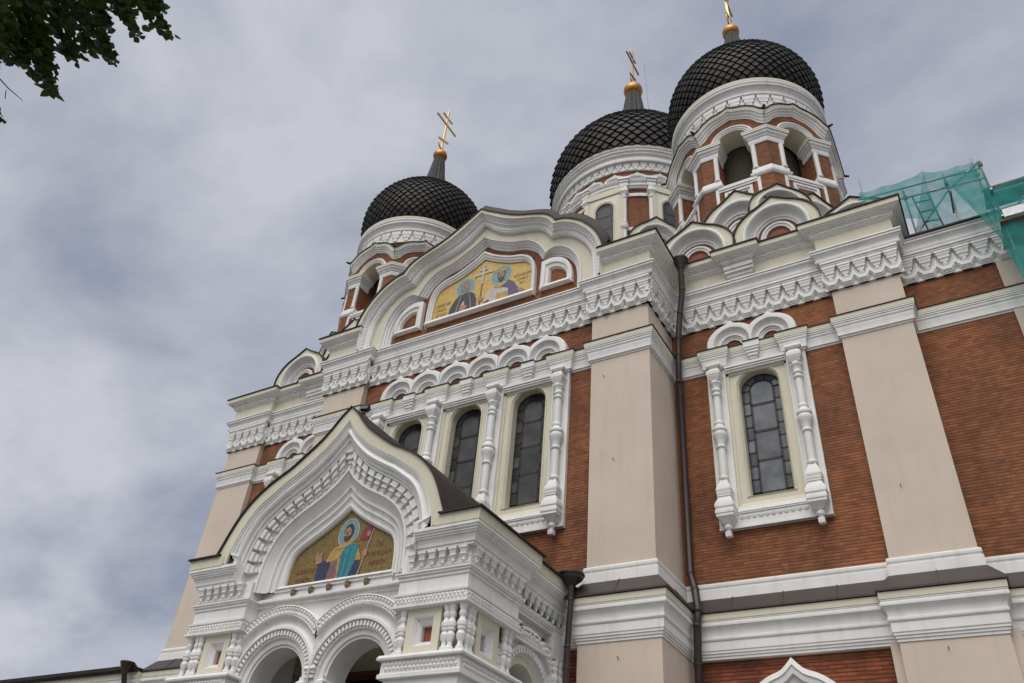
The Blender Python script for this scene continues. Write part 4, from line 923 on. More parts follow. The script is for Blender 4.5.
# mosaic of the porch
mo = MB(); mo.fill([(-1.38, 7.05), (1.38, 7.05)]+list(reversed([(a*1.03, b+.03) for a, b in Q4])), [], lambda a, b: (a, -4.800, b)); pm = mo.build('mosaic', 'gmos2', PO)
yy = -4.804
m = MB(); m.frust(-1.44, 1.44, -4.99, -4.7, 7.12, -1.36, 1.36, -4.90, -4.7, 7.20); m.box(-1.46, 1.46, -4.96, -4.7, 7.06, 7.12); m.box(-1.44, 1.44, -4.93, -4.7, 6.93, 7.06); m.build('sill', 'white', PO)
cx_, zh_ = .03, 8.16
inlay(pm, 'halo', 'm_halo', ell(cx_, zh_, .245, .30), yy); inlay(pm, 'halo', 'm_silver', ell(cx_, zh_, .262, .318), yy+.0015)
inlay(pm, 'robe', 'm_goldtrim', [(-.50, 7.1), (-.42, 7.62), (-.30, 7.86), (-.05, 7.97), (.10, 7.95), (.32, 7.90), (.46, 7.6), (.52, 7.1)], yy-.003)
inlay(pm, 'robe', 'm_rose', [(-.34, 7.1), (-.26, 7.60), (-.12, 7.66), (-.06, 7.1)], yy-.006)
inlay(pm, 'cloak', 'm_teal', [(-.04, 7.1), (-.06, 7.70), (.02, 7.88), (.26, 7.92), (.36, 7.86), (.33, 7.55), (.22, 7.2), (.2, 7.1)], yy-.006)
inlay(pm, 'cloak', 'm_navy', [(.22, 7.1), (.24, 7.3), (.34, 7.55), (.46, 7.55), (.50, 7.3), (.50, 7.1)], yy-.0075)
inlay(pm, 'cloak', 'm_navy', [(-.62, 7.34), (-.60, 7.60), (-.48, 7.66), (-.36, 7.60), (-.28, 7.62), (-.34, 7.1), (-.58, 7.1)], yy-.0075)
for i, (a, b, c) in enumerate(((.02, .10, 7.85), (.10, .17, 7.86), (.17, .27, 7.86), (-.03, .03, 7.72))): inlay(pm, 'fold', 'm_navy' if i % 2 else 'm_halo', [(a, 7.12), (a+.014, 7.12), (b+.01, c), (b, c)], yy-.0072-.0003*i)
for a in (-.30, -.24, -.18): inlay(pm, 'fold', 'm_crimson', [(a, 7.12), (a+.02, 7.12), (a+.03, 7.55), (a+.015, 7.55)], yy-.0072)
inlay(pm, 'neck', 'm_skin', [(-.06, 7.9), (.10, 7.9), (.10, 8.06), (-.05, 8.06)], yy-.005)
inlay(pm, 'hair', 'm_hair', ell(cx_+.01, zh_+.03, .125, .165), yy-.006); inlay(pm, 'face', 'm_skin', ell(cx_-.015, zh_-.01, .09, .135), yy-.008)
inlay(pm, 'beard', 'm_hair', [(cx_-.10, zh_-.05), (cx_-.02, zh_-.07), (cx_+.08, zh_-.05), (cx_+.05, zh_-.16), (cx_-.03, zh_-.185), (cx_-.08, zh_-.14)], yy-.010)
for s_ in (-1, 1): inlay(pm, 'eye', 'm_hair', ell(cx_-.015+s_*.036, zh_+.02, .018, .009, 8), yy-.011)
inlay(pm, 'nose', 'm_hair', [(cx_-.03, zh_+.02), (cx_-.015, zh_+.02), (cx_-.012, zh_-.04), (cx_-.04, zh_-.04)], yy-.0105)
inlay(pm, 'hand', 'm_skin', [(-.66, 7.60), (-.74, 7.78), (-.68, 7.88), (-.62, 7.80), (-.55, 7.86), (-.54, 7.72), (-.52, 7.62)], yy-.009)
inlay(pm, 'hand', 'm_skin', [(.50, 7.62), (.60, 7.60), (.62, 7.72), (.54, 7.78), (.49, 7.72)], yy-.011)
inlay(pm, 'staff', 'm_grey', [(.42, 7.12), (.445, 7.12), (.72, 8.30), (.70, 8.31)], yy-.0095)
inlay(pm, 'banner', 'm_crimson', [(.36, 7.98), (.42, 8.2), (.56, 8.24), (.70, 8.22), (.62, 7.98), (.46, 7.94)], yy-.0045)
inlay(pm, 'banner', 'm_skin', ell(.56, 8.08, .05, .06, 10), yy-.006)
inlay(pm, 'collar', 'm_goldtrim', [(-.24, 7.84), (.02, 7.86), (.26, 7.98), (.24, 8.02), (.02, 7.93), (-.22, 7.90)], yy-.0095)
for txt, x, z, s in (('СВ', .88, 7.76, .12), ('АЛЕКСАН', .90, 7.58, .125), ('НЕВСК', .90, 7.40, .12), ('БЛАГОВ', -.90, 7.44, .12), ('КНЯЗЬ', -.93, 7.27, .12)): words(pm, txt, x, z, s, yy-.004, 'm_crimson')
for x in (-.9, -.45, 0, .45, .9):
    m = MB(); m.lathe(x, -5.0, [(.035, 6.93), (.05, 6.96), (.05, 7.0), (.03, 7.02)], 8); m.tube([(x, -4.9, 7.04), (x, -4.99, 7.05), (x, -5.0, 7.0)], .022, 6); m.ball((x, -5.02, 7.03), .04, 8, 6); m.build('lamp_hook', 'hook', PO)
# front wall with two arches
ACX, ACZ = .95, 5.33
m = MB()
def ah(c, r, z0=0): return [(c-r, z0), (c+r, z0)]+[(c+r*math.cos(PI*k/24), ACZ+r*math.sin(PI*k/24)) for k in range(25)]
YA = -4.88
m.fill([(-1.9, -.01), (1.9, -.01), (1.9, 7.1), (-1.9, 7.1)], [list(reversed(ah(-ACX, .66))), list(reversed(ah(ACX, .66)))], lambda a, b: (a, YA, b))
for c in (-ACX, ACX):
    h_ = ah(c, .66)
    for p, q in zip(h_[1:], h_[2:]+h_[:1]): m.quad((p[0], YA, p[1]), (q[0], YA, q[1]), (q[0], YA+.5, q[1]), (p[0], YA+.5, p[1]))
m.fill([(-1.9, -.01), (1.9, -.01), (1.9, 7.1), (-1.9, 7.1)], [list(reversed(ah(-ACX, .66))), list(reversed(ah(ACX, .66)))], lambda a, b: (a, YA+.5, b))
m.box(-1.85, 1.85, -5.0, YA, 6.88, 6.93); m.box(-1.85, 1.85, -4.94, YA, 6.80, 6.88)
m.box(-1.75, 1.75, -5.03, YA, 6.86, 6.90)
# moulded rings; they stop where the two arches meet
def ring(c, r0, r1, prof, cut=True):
    for (s0, s1) in ((c, 1),):
        A, B = [], []
        for k in range(49):
            a = PI*1.02-PI*1.04*k/48
            p0 = (c+r0*math.cos(a), ACZ+r0*math.sin(a)); p1 = (c+r1*math.cos(a), ACZ+r1*math.sin(a))
            if cut:
                lim = 0.0
                if c > 0 and p1[0] < lim and p0[0] < lim or c < 0 and p1[0] > lim and p0[0] > lim: continue
                if c > 0 and p0[0] < lim or c < 0 and p0[0] > lim: p0 = (lim, p0[1])
                if c > 0 and p1[0] < lim: p1 = (lim, p1[1])
                if c < 0 and p1[0] > lim: p1 = (lim, p1[1])
            A.append(p0); B.append(p1)
        m.loft(A, B, prof)
for c in (-ACX, ACX):
    ring(c, 1.39, 1.18, [(0, YA), (0, -5.08), (.1, -5.10), (.16, -5.07), (.84, -5.065), (.9, -5.10), (1, -5.08), (1, YA)])
    ring(c, 1.18, 1.02, [(0, -5.05), (.3, -5.00), (.5, -4.99), (.8, -5.0), (1, -5.03)])
    ring(c, 1.02, .94, [(0, -5.03), (.2, -5.055), (.8, -5.055), (1, -5.0)])
    ring(c, .94, .70, [(0, -4.985), (.55, -4.975), (.6, -4.93), (.95, -4.92), (1, YA)])
    n = 34
    for k in range(n):                                         # dentils of the arch
        a = PI*(k+.5)/n; x, z = math.cos(a), math.sin(a)
        if abs(c+.8*x) < .06 and False: continue
        m.x = Matrix(((-z*1, 0, x, c), (0, 1, 0, 0), (x, 0, z, ACZ), (0, 0, 0, 1)))
        m.box(-.024, .024, -5.03, -4.95, .845, .935); m.x = None
    n = 50
    for k in range(n):                                         # carved studs of the hood
        a = PI*(k+.5)/n; x, z = math.cos(a), math.sin(a)
        if c > 0 and c+1.27*x < 0.05 or c < 0 and c+1.27*x > -.05: continue
        m.x = Matrix(((-z*1, 0, x, c), (0, 1, 0, 0), (x, 0, z, ACZ), (0, 0, 0, 1)))
        m.x = None
        for q_, rr in ((0, 1.245), (.5, 1.325)): a2 = PI*(k+.5+q_)/n; m.ball((c+rr*math.cos(a2), -5.068, ACZ+rr*math.sin(a2)), .036, 7, 4)
m.build('arcade', 'white', PO)
m = MB()                                                       # hanging pendant and the column under it
m.sqlathe(0, -4.93, [(.05, 5.86), (.10, 5.80), (.10, 5.74), (.075, 5.70), (.075, 5.58), (.11, 5.55), (.13, 5.50), (.10, 5.46)])
m.sqlathe(0, -4.66, [(.27, 4.9), (.27, 5.2), (.32, 5.24), (.32, 5.30), (.28, 5.34), (.28, 5.40), (.2, 5.42)]); m.lathe(0, -4.66, [(.30, 0), (.30, .3), (.24, .4), (.22, 4.6), (.28, 4.75), (.28, 4.92)], 24); m.build('arcade_column', 'white', PO)
# corner blocks: horizontal mouldings follow the plan
for sgn in (1, -1):
    m = MB()
    P = porch_path(sgn)
    m.sweep(P, [(-.3, 7.24), (.10, 7.24), (.10, 7.28), (.125, 7.29), (.13, 7.36), (.155, 7.40), (.16, 7.42), (.185, 7.425), (.185, 7.45), (.21, 7.46), (.21, 7.49), (.235, 7.50), (.24, 7.53), (.26, 7.54), (.26, 7.60), (-.3, 7.60)])
    PB = [(XS, YC), (XS, -3.5), (XP, -3.5), (XP, YF_), (1.86, YF_), (1.86, YA)]
    if sgn < 0: PB = [(-a, b) for a, b in reversed(PB)]
    m.sweep(PB, [(-.3, 6.78), (.02, 6.78), (.02, 6.83), (.05, 6.84), (.05, 6.87), (.075, 6.88), (.075, 6.91), (-.3, 6.95)])
    m.sweep(PB, [(-.1, 6.49), (.045, 6.49), (.05, 6.51), (.05, 6.53), (-.1, 6.56)]); m.sweep(PB, [(-.1, 6.28), (.03, 6.28), (.06, 6.29), (.06, 6.33), (.03, 6.34), (-.1, 6.34)]); m.sweep(PB, [(-.1, 6.34), (.025, 6.34), (.025, 6.49), (-.1, 6.49)])
    m.sweep(PB, [(-.1, 5.42), (.12, 5.42), (.13, 5.45), (.10, 5.50), (-.1, 5.54)]); m.sweep(PB, [(-.1, 5.22), (.06, 5.22), (.06, 5.42), (-.1, 5.42)]); m.sweep(PB, [(-.1, 5.12), (.05, 5.12), (.09, 5.14), (.09, 5.20), (.06, 5.22), (-.1, 5.22)])
    for p, q in zip(PB, PB[1:]):
        X, l = frame(p, q)
        if l < .3: continue
        m.x = X; n = max(1, round(l/.078))
        for k in range(n):
            a = l*(k+.25)/n; b_ = l*(k+.75)/n
            for aa, z0_, z1_ in ((a, 6.385, 5.285), (b_, 6.44, 5.355)): m.ball((aa, .024, z0_), .034, 7, 4); m.ball((aa, .06, z1_), .036, 7, 4)
        m.x = None
    # bracket frieze
    PF = [(XS, YC), (XS, -3.5), (XP, -3.5), (XP, YF_), (2.0, YF_)]
    if sgn < 0: PF = [(-a, b) for a, b in reversed(PF)]
    m.sweep(PF, [(-.3, 6.95), (.0, 6.95), (.0, 7.24), (-.3, 7.24)]); m.sweep(PF, [(-.1, 6.95), (.03, 6.95), (.04, 6.98), (-.1, 7.0)])
    for p, q in zip(PF, PF[1:]):
        X, l = frame(p, q)
        if l < .3: continue
        m.x = X; n = max(1, round(l/.232)); s = l/n
        for k in range(n):
            a = s*(k+.5); h = s*.5
            m.box(a-h*.78, a+h*.78, 0, .12, 7.19, 7.245); m.frust(a-h*.5, a+h*.5, 0, .08, 7.10, a-h*.68, a+h*.68, 0, .11, 7.19); m.box(a-h*.58, a+h*.58, 0, .095, 7.085, 7.11); m.frust(a-h*.26, a+h*.26, 0, .06, 7.02, a-h*.42, a+h*.42, 0, .08, 7.085); m.ball((a, .045, 7.0), .035, 8, 6)
        m.x = None
    # masses
    a, b = sorted((sgn*1.86, sgn*(XP-.002))); 
    m.box(a, b, -5.198, -3.5, 6.52, 7.26)
    a2, b2 = sorted((sgn*2.0, sgn*XS)); m.box(a2, b2, -3.5, YC, 6.9, 7.26)
    a3, b3 = sorted((sgn*1.88, sgn*(XP-.30))); m.box(a3, b3, -4.90, -3.56, 0, 6.5)
    a4, b4 = sorted((sgn*2.5, sgn*(XS+.06))); m.box(a4, b4, -1.95, YC, 0, 6.9)
    a5, b5 = sorted((sgn*1.86, sgn*(XP+.02))); m.box(a5, b5, -5.22, -3.5, 4.3, 5.2)
    m.build('corner_block', 'white', PO, ang=30)
# balusters and niches on the corner blocks
def baluster(x, y, k=.84):
    m = MB(); m.lathe(x, y, [(.085*k, 5.53), (.085*k, 5.58), (.06*k, 5.60), (.05*k, 5.66), (.085*k, 5.72), (.095*k, 5.78), (.07*k, 5.82), (.06*k, 5.84), (.085*k, 5.86), (.085*k, 5.90), (.10*k, 5.92), (.10*k, 5.98), (.065*k, 6.02), (.055*k, 6.06), (.08*k, 6.10), (.08*k, 6.14), (.06*k, 6.16), (.085*k, 6.22), (.095*k, 6.28)], 12); m.build('baluster', 'white', PO)
for sgn in (1, -1):
    for x in (3.23, 3.03, 2.92): baluster(sgn*x, -5.13)
    baluster(sgn*2.02, -5.12); baluster(sgn*1.92, -5.06)
    for y in (-4.95, -4.84, -3.78, -3.64): baluster(sgn*3.22, y)
    for y in (-1.88, -1.72, -1.56): baluster(sgn*3.22, y)
def niche(X, sgn):
    def mp(a, b, h): return tuple(X @ Vector((a, h, b)))
    O = [(-.345, 5.54), (.345, 5.54), (.345, 6.28), (-.345, 6.28)]; I = [(-.20, 5.65), (.20, 5.65), (.20, 6.14), (-.20, 6.14)]; J = [(-.105, 5.75), (.105, 5.75), (.105, 6.02), (-.105, 6.02)]
    m = MB(); m.loft(O, I, [(0, -.06), (0, .05), (1, .045), (1, .0)], mp=mp, closed=True); m.build('niche_surround', 'cream', PO)
    m = MB(); m.loft(I, J, [(0, .04), (.10, .04), (.12, .02), (.30, .01), (.32, -.01), (.55, -.03), (1, -.07), (1, -.16)], mp=mp, closed=True); m.build('niche_frame', 'white', PO)
    m = MB(); m.fill(J, [], lambda a, b: mp(a, b, -.15)); m.build('niche_back', 'redpanel', PO)
for sgn in (1, -1):
    niche(Matrix(((1, 0, 0, sgn*2.46), (0, -1, 0, -5.08-.02), (0, 0, 1, 0), (0, 0, 0, 1))), sgn)
    niche(Matrix(((0, sgn, 0, sgn*(XP-.10)), (1, 0, 0, -4.36), (0, 0, 1, 0), (0, 0, 0, 1))), sgn)
# side arches
for sgn in (1, -1):
    m = MB(); XW = sgn*(XS-.14); cy_, cz_ = -2.78, 5.40
    hole = [(cy_-.58, -.01), (cy_+.58, -.01)]+[(cy_+.58*math.cos(PI*k/20), cz_+.58*math.sin(PI*k/20)) for k in range(21)]
    m.fill([(-3.7, -.01), (YC, -.01), (YC, 6.95), (-3.7, 6.95)], [list(reversed(hole))], lambda a, b: (XW, a, b))
    for p, q in zip(hole[1:], hole[2:]+hole[:1]): m.quad((XW, p[0], p[1]), (XW, q[0], q[1]), (XW-sgn*.5, q[0], q[1]), (XW-sgn*.5, p[0], p[1]))
    cv = lambda r: [(cy_+r*math.cos(PI*k/24), cz_+r*math.sin(PI*k/24)) for k in range(25)]
    mp2 = lambda a, b, h: (XW+sgn*h, a, b)
    m.loft(cv(1.22), cv(1.04), [(0, 0), (0, .17), (.1, .19), (.9, .19), (1, .17), (1, .10)], mp=mp2); m.loft(cv(1.04), cv(.90), [(0, .10), (.5, .07), (1, .10)], mp=mp2); m.loft(cv(.90), cv(.70), [(0, .13), (.3, .14), (.4, .10), (.7, .09), (.75, .04), (1, .0)], mp=mp2)
    for k in range(24):
        a = PI*(k+.5)/24; x, z = math.cos(a), math.sin(a)
        m.x = Matrix(((0, sgn, 0, XW), (-z, 0, x, cy_), (x, 0, z, cz_), (0, 0, 0, 1))); m.box(-.03, .03, .08, .15, .76, .88)
        m.x = None
        for q_, rr in ((0, 1.09), (.5, 1.165)): a2 = PI*(k+.5+q_)/24; m.ball((XW+sgn*.19, cy_+rr*math.cos(a2), cz_+rr*math.sin(a2)), .034, 7, 4)
    m.build('side_arch', 'white', PO)
    m = MB(); m.loft(cv(.70), cv(.58), [(0, .02), (1, .02), (1, -.02)], mp=mp2); m.build('side_arch_panel', 'cream', PO)
m = MB(); m.box(-3.0, 3.0, -4.3, YC, 6.6, 6.7)
for k in range(1): m.sweep([(3.0, YC+.4), (3.0, -4.35), (-3.0, -4.35), (-3.0, YC+.4)], [(-.02, 6.3), (-.06, 6.3), (-.06, 6.6), (-.02, 6.6)])
m.build('porch_ceiling', 'cream', PO)

# ================================================================== low wing at the left, pipes
WG = empty('low_wing', (0, 0, 0), CA)
m = MB(); m.wall(-26, -10.9, 0, 6.9, -.30); m.quad((-26, -.3, 0), (-26, 9, 0), (-26, 9, 6.9), (-26, -.3, 6.9)); m.build('wing_wall', 'darkbrick', WG, flat=True)
m = MB(); m.sweep([(-11.0, -.30), (-26, -.30), (-26, 9)], [(-.05, 6.62), (.10, 6.62), (.12, 6.72), (.15, 6.73), (.15, 6.95), (.19, 7.0), (.22, 7.10), (.26, 7.16), (.28, 7.22), (.28, 7.28), (-.05, 7.28)]); m.build('wing_cornice', 'white', WG)
m = MB(); m.sweep([(-11.0, -.30), (-26, -.30), (-26, 9)], [(-.05, 7.28), (.30, 7.28), (.30, 7.47), (-.05, 7.47)]); m.build('wing_fascia', 'cream', WG)
m = MB(); m.sweep([(-11.0, -.30), (-26, -.30), (-26, 9)], [(-.05, 7.47), (.40, 7.45), (.46, 7.50), (.47, 7.60), (.44, 7.61), (.38, 7.56), (-1.5, 7.60), (-4.5, 7.64)]); m.build('wing_roof', 'roof', WG)
def downpipe(pts, hop, r=.078, hk=1.15):
    m = MB(); m.tube(pts, r, 12)
    x, y, z = hop; m.lathe(x, y, [(r*1.1, z-.32), (r*1.2, z-.24), (.16*hk, z-.10), (.17*hk, z), (.15*hk, z), (.14*hk, z-.05)], 14); m.lathe(x, y, [(.185*hk, z-.04), (.185*hk, z)], 14)
    for i in range(1, len(pts)-1):
        p = Vector(pts[i]); m.ball(p, r*1.16, 10, 6)
    z_ = pts[-1][2]
    a, b = Vector(pts[-2]), Vector(pts[-1]); n = int((b-a).length/2.0)
    for k in range(1, n+1):
        p = a.lerp(b, k/(n+1)); m.lathe(p.x, p.y, [(r*1.22, p.z-.03), (r*1.22, p.z+.03)], 12); m.box(p.x-.015, p.x+.015, p.y, p.y+.16, p.z-.015, p.z+.015)
    return m.build('downpipe', 'pipe', CA)
for sgn in (1, -1):
    x = sgn*5.62
    downpipe([(sgn*5.78, -.62, 16.60), (sgn*5.74, -.50, 15.9), (x, -.42, 15.2), (sgn*5.50, -.32, 14.5), (sgn*5.47, -.30, 14.0), (sgn*5.44, -.28, 13.2), (sgn*5.40, -.14, 12.9), (sgn*5.40, -.14, 8.4), (sgn*5.52, -.26, 8.0), (sgn*5.62, -.46, 7.5), (sgn*5.58, -.44, 7.2), (sgn*5.50, -.30, 6.5), (sgn*5.50, -.30, 0.2)], (sgn*5.78, -.62, 16.86))
    downpipe([(sgn*3.56, -2.0, 7.65), (sgn*3.57, -2.0, 7.40), (sgn*3.53, -2.0, 6.5), (sgn*3.52, -2.0, 6.1), (sgn*3.52, -2.0, .2)], (sgn*3.55, -1.98, 7.93), r=.06, hk=1.5)
downpipe([(-11.25, -.85, 7.35), (-11.25, -.70, 7.0), (-11.25, -.48, 6.5), (-11.25, -.48, .2)], (-11.25, -.85, 7.66), .075)
# iron pins left in the plaster
for x, y, z in ((4.05, YP, 12.9), (4.1, YP, 14.7), (4.45, YP-.11, 6.3), (4.3, YP, 10.6), (9.75, YQ, 9.6), (9.9, YQ-.11, 6.45)):
    m = MB(); m.tube([(x, y+.02, z), (x, y-.05, z), (x, y-.05, z+.03)], .008, 5); m.build('iron_pin', 'black', CA)

# ================================================================== floodlights on the porch gable
def floodlight(x, y, z, rz, label):
    f = tag(empty('floodlight', (x, y, z)), label, 'floodlight'); f.rotation_euler = (0, 0, rz); f.scale = (.68, .68, .68)
    m = MB(); m.x = Matrix.Translation((0, 0, .16)) @ Matrix.Rotation(R(-28), 4, 'X'); m.frust(-.11, .11, -.05, .10, -.09, -.14, .14, -.07, .12, .09); m.box(-.15, .15, -.09, .13, .09, .11); m.build('lamp_housing', 'black', f)
    m = MB(); m.tube([(-.16, 0, .16), (-.16, 0, .02), (.16, 0, .02), (.16, 0, .16)], .014, 6); m.box(-.05, .05, -.05, .05, -.04, .02); m.build('bracket', 'black', f)
    m = MB(); m.tube([(0, .05, 0), (.05, .2, -.05), (.1, .5, -.10)], .012, 5); m.build('cable', 'black', f)
floodlight(.05, -5.15, 10.78, .3, 'small black floodlight perched on the point of the porch gable')

# ================================================================== scaffold on the right-hand roof
SC = tag(empty('scaffold', (12.9, -.3, 0)), 'steel tube scaffold with a boarded platform at the right roof edge', 'scaffold')
def world(o): o.matrix_parent_inverse = Matrix.Translation((-12.9, .3, 0)); return o
def poles(name, lst, r=.024, mat='steel'):
    for a, b in lst:
        m = MB(); m.tube([a, b], r, 8); world(m.build(name, mat, SC))
xa, xb, xc = 12.98, 14.2, 12.30
poles('standard', [((10.45, .25, 16.8), (10.45, .25, 18.65)), ((12.98, -.55, 14.2), (12.98, -.55, 17.15)), ((12.98, .35, 13.6), (12.98, .35, 18.2)), ((14.35, -.55, 0), (14.35, -.55, 17.2)), ((14.35, .35, 0), (14.35, .35, 18.0)), ((12.30, .35, 16.1), (12.30, .35, 18.0)), ((11.35, .35, 16.1), (11.35, .35, 18.05)), ((13.1, -.55, 0), (13.1, -.55, 14.3))])
poles('ledger', [((10.3, .22, 17.86), (13.1, .32, 17.75)), ((10.45, .22, 17.5), (13.1, .32, 17.4)), ((12.9, -.55, 16.05), (14.5, -.55, 16.05)), ((12.9, -.55, 15.2), (14.5, -.55, 15.2)), ((12.98, -.75, 15.15), (12.98, .6, 15.15)), ((12.98, -.75, 16.0), (12.98, .6, 16.0)), ((12.25, -.5, 16.55), (12.25, .5, 16.75)), ((12.9, .32, 17.0), (14.5, .32, 17.0)), ((14.35, -.75, 15.1), (14.35, .6, 15.1))])
poles('brace', [((11.3, .34, 16.2), (12.4, .34, 17.5)), ((12.98, -.56, 15.1), (14.35, -.56, 16.6)), ((12.25, -.5, 16.6), (13.0, -.58, 17.1))], .02)
poles('ladder_frame', [((11.62, .30, 16.15), (11.50, .30, 17.5)), ((11.95, .30, 16.15), (11.85, .30, 17.45)), ((11.55, .30, 16.9), (11.92, .30, 16.85)), ((11.58, .30, 16.55), (11.94, .30, 16.5)), ((11.52, .30, 17.25), (11.88, .30, 17.2))], .018, 'black')
for y_, z_ in [(-.72+k*.24, 15.02) for k in range(5)]+[(-.20+k*.24, 16.55) for k in range(3)]:
    m = MB(); m.box(12.9, 15.2, y_, y_+.22, z_, z_+.04); world(m.build('platform_board', 'timber', SC))
m = MB(); m.box(13.0, 15.2, -.765, -.745, 15.08, 15.30); world(m.build('toe_board', 'steel', SC))
for p in ((12.98, -.55, 17.0), (12.98, .35, 17.6), (12.30, .35, 17.6), (11.35, .35, 17.55), (12.98, -.55, 16.05), (12.98, -.55, 15.2)): m = MB(); m.box(p[0]-.045, p[0]+.045, p[1]-.045, p[1]+.045, p[2]-.04, p[2]+.04); world(m.build('coupler', 'black', SC))
# net sheets: loose, creased cloth hung between given corners
def net(name, corners, nu, nv, sag, wob, label, seed, mat='net'):
    rnd = random.Random(seed); A, B, C_, D = [Vector(p) for p in corners]       # top-left, top-right, bottom-right, bottom-left
    nrm = (B-A).cross(D-A).normalized(); m = MB(); ids = []
    ph = [rnd.uniform(0, 6) for _ in range(4)]
    for j in range(nv+1):
        row = []
        for i in range(nu+1):
            u, v = i/nu, j/nv; p = A.lerp(B, u).lerp(D.lerp(C_, u), v)
            w_ = math.sin(u*9+v*4+ph[0])*.5+math.sin(u*17-v*6+ph[1])*.3+math.sin(v*13+u*5+ph[2])*.3
            p = p+nrm*wob*w_*math.sin(PI*min(1, max(0, u*1.0)))**.3+Vector((0, 0, -sag*4*u*(1-u)*(1-v)))
            row.append(m.V(p))
        ids.append(row)
    for j in range(nv):
        for i in range(nu): m.F(ids[j][i], ids[j][i+1], ids[j+1][i+1], ids[j+1][i])
    return tag(m.build(name, mat, None, ang=80), label, 'scaffold net', 'green nets on the scaffold')
net('scaffold_net', [(10.36, .10, 17.98), (11.9, .18, 18.12), (11.9, .18, 16.3), (10.36, .10, 17.2)], 30, 14, .10, .06, 'low green net along the roof edge beside the domed tower', 1, 'thinnet')
net('scaffold_net', [(11.9, .22, 18.12), (12.98, .30, 18.02), (12.98, .34, 16.2), (11.3, .34, 16.2)], 20, 14, .08, .05, 'pale green net behind the ladder frame, above the brick bay', 2, 'thinnet')
net('scaffold_net', [(12.22, -.56, 16.80), (12.96, -.60, 17.10), (12.82, -.62, 14.55), (12.72, -.62, 15.0)], 16, 20, .02, .05, 'dark green net falling to a point at the scaffold corner', 3)
net('scaffold_net', [(12.97, -.60, 17.08), (13.0, -.62, 16.4), (13.0, -.66, 12.6), (12.80, -.62, 14.5)], 8, 24, .0, .04, 'long green net strip hanging down past the cornice at the corner', 4)
net('scaffold_net', [(12.99, -.62, 16.1), (14.6, -.62, 16.5), (14.6, -.66, 12.2), (12.99, -.66, 12.2)], 20, 26, .05, .04, 'green net wrapped round the boarded platform at the picture edge', 5)

# ================================================================== tree reaching in at top left
TR = tag(empty('tree', (2.0, -19.0, 0)), 'leafy dark green branch end of a tree at the top left', 'tree')
def tw(o): o.matrix_parent_inverse = Matrix.Translation((-2.0, 19.0, 0)); return o
m = MB(); m.tube([(2.0, -19, -.1), (2.05, -18.95, 1.5), (2.0, -18.9, 3.2), (2.1, -18.7, 5.2), (2.0, -18.6, 7.5), (2.1, -18.4, 10)], [.34, .27, .24, .20, .14, .05], 12)
limbs = [[(2.05, -18.75, 4.6), (3.0, -17.6, 6.0), (4.0, -16.3, 7.2), (4.9, -15.2, 7.7), (5.5, -14.65, 7.75)], [(2.05, -18.7, 5.0), (2.9, -17.0, 6.6), (3.9, -15.6, 8.1), (5.2, -14.7, 8.9)], [(2.1, -18.7, 5.4), (1.0, -17.5, 7.2), (.3, -16.5, 8.4)], [(2.0, -18.8, 4.9), (1.0, -20, 6.5), (0, -20.8, 7.2)], [(2.05, -18.6, 6.5), (3.2, -19.4, 8.2), (4.0, -20, 9)]]
for lb in limbs: m.tube(lb, [.10-.085*i/(len(lb)-1) for i in range(len(lb))], 8)
tw(m.build('trunk', 'bark', TR))
rnd = random.Random(11)
lf = MB(); tg = MB()
def leaf(p, s):
    a = rnd.uniform(0, 2*PI); tilt = rnd.uniform(-.9, .9)
    d = Vector((math.cos(a), math.sin(a), rnd.uniform(-.7, .2))).normalized(); sd = d.cross(Vector((rnd.uniform(-.5, .5), rnd.uniform(-.5, .5), 1))).normalized(); up = d.cross(sd)
    prof = [(0, 0), (.16, .30), (.42, .42), (.70, .28), (1.05, 0)]
    c = [p+d*s*x for x, _ in prof]; e1 = [p+d*s*x+sd*s*y+up*s*y*.18 for x, y in prof[1:-1]]; e2 = [p+d*s*x-sd*s*y+up*s*y*.18 for x, y in prof[1:-1]]
    ic = [lf.V(v) for v in c]; i1 = [lf.V(v) for v in e1]; i2 = [lf.V(v) for v in e2]
    lf.F(ic[0], ic[1], i1[0]); lf.F(ic[1], ic[2], i1[1], i1[0]); lf.F(ic[2], ic[3], i1[2], i1[1]); lf.F(ic[3], ic[4], i1[2])
    lf.F(ic[0], i2[0], ic[1]); lf.F(ic[1], i2[0], i2[1], ic[2]); lf.F(ic[2], i2[1], i2[2], ic[3]); lf.F(ic[3], i2[2], ic[4])
def spray(a, b, n, s=.055, spread=.10):
    a, b = Vector(a), Vector(b); tg.tube([a, a.lerp(b, .5)+Vector((0, 0, .02)), b], [.006, .004, .002], 5)
    for k in range(n):
        t = rnd.random(); sp = spread*(1.15-.85*t); p = a.lerp(b, t)+Vector((max(-1.25, min(1.25, rnd.gauss(0, 1)))*sp, max(-1.25, min(1.25, rnd.gauss(0, 1)))*sp, max(-1.25, min(1.25, rnd.gauss(0, 1)))*sp*.7)); leaf(p, s*rnd.uniform(.7, 1.25))
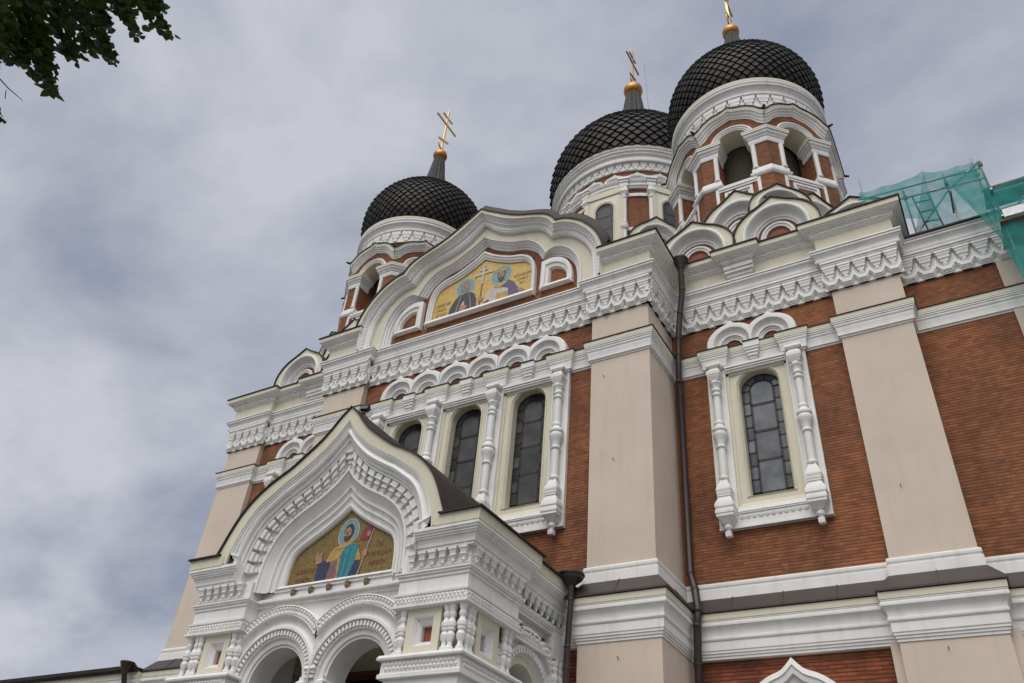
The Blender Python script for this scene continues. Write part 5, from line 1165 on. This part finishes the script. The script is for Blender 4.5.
SPR = []   # filled below from points along the picture's sprays
def ptat(px, py, dist):
    d = cf+cr*((px-512)/810.71)-cu*((py-341.5)/810.71); d.normalize(); return Vector((10.8133, -16, 1.65))+d*dist
SPRAYS = [((20, -30), (45, 60), 6.9, 170), ((-10, -10), (10, 50), 6.7, 150), ((40, -30), (75, 60), 7.0, 170), ((50, -40), (92, 50), 7.2, 150), ((60, -40), (112, 62), 7.0, 150), ((80, -40), (108, 30), 7.3, 110), ((15, 20), (55, 92), 6.8, 120), ((0, 10), (25, 62), 6.9, 130), ((100, -50), (128, 22), 7.2, 90), ((110, -40), (138, 36), 7.0, 75), ((125, -30), (168, 36), 7.1, 95), ((128, -40), (160, 14), 7.2, 85), ((-40, 112), (2, 117), 6.8, 30), ((30, 35), (48, 92), 6.9, 40), ((-40, 30), (12, 58), 6.9, 120), ((110, -30), (126, 14), 7.1, 60), ((10, -20), (70, 20), 7.3, 130)]
for (a, b, d, n) in SPRAYS: spray(ptat(*a, d+.15), ptat(*b, d), int(n*1.35), .060, .088)
tg.tube([ptat(-12, 66, 6.8), ptat(8, 88, 6.8), ptat(23, 101, 6.8)], [.006, .004, .002], 5); tg.tube([ptat(6, 90, 6.8), ptat(5, 99, 6.8)], .003, 5)
def in_view(p):                                               # keeps the crown's bulk clear of the building's sky line
    d = p-Vector((10.8133, -16, 1.65)); z = d.dot(cf)
    if z < .3: return False
    u, v = 512+810.71*d.dot(cr)/z, 341.5-810.71*d.dot(cu)/z
    return -70 < u < 1100 and -70 < v < 760
for lb in limbs:
    for k in range(1, len(lb)):
        for j in range(13):
            p = Vector(lb[k])+Vector((rnd.gauss(0, .75), rnd.gauss(0, .75), rnd.gauss(.3, .55)))
            if in_view(p): continue
            spray(Vector(lb[k]), p, 0)
            for q in range(60): leaf(p+Vector((rnd.gauss(0, .22), rnd.gauss(0, .22), rnd.gauss(0, .17))), .075)
tw(lf.build('crown', 'leaf', TR, normals=False, ang=60)); tw(tg.build('twig', 'bark', TR))
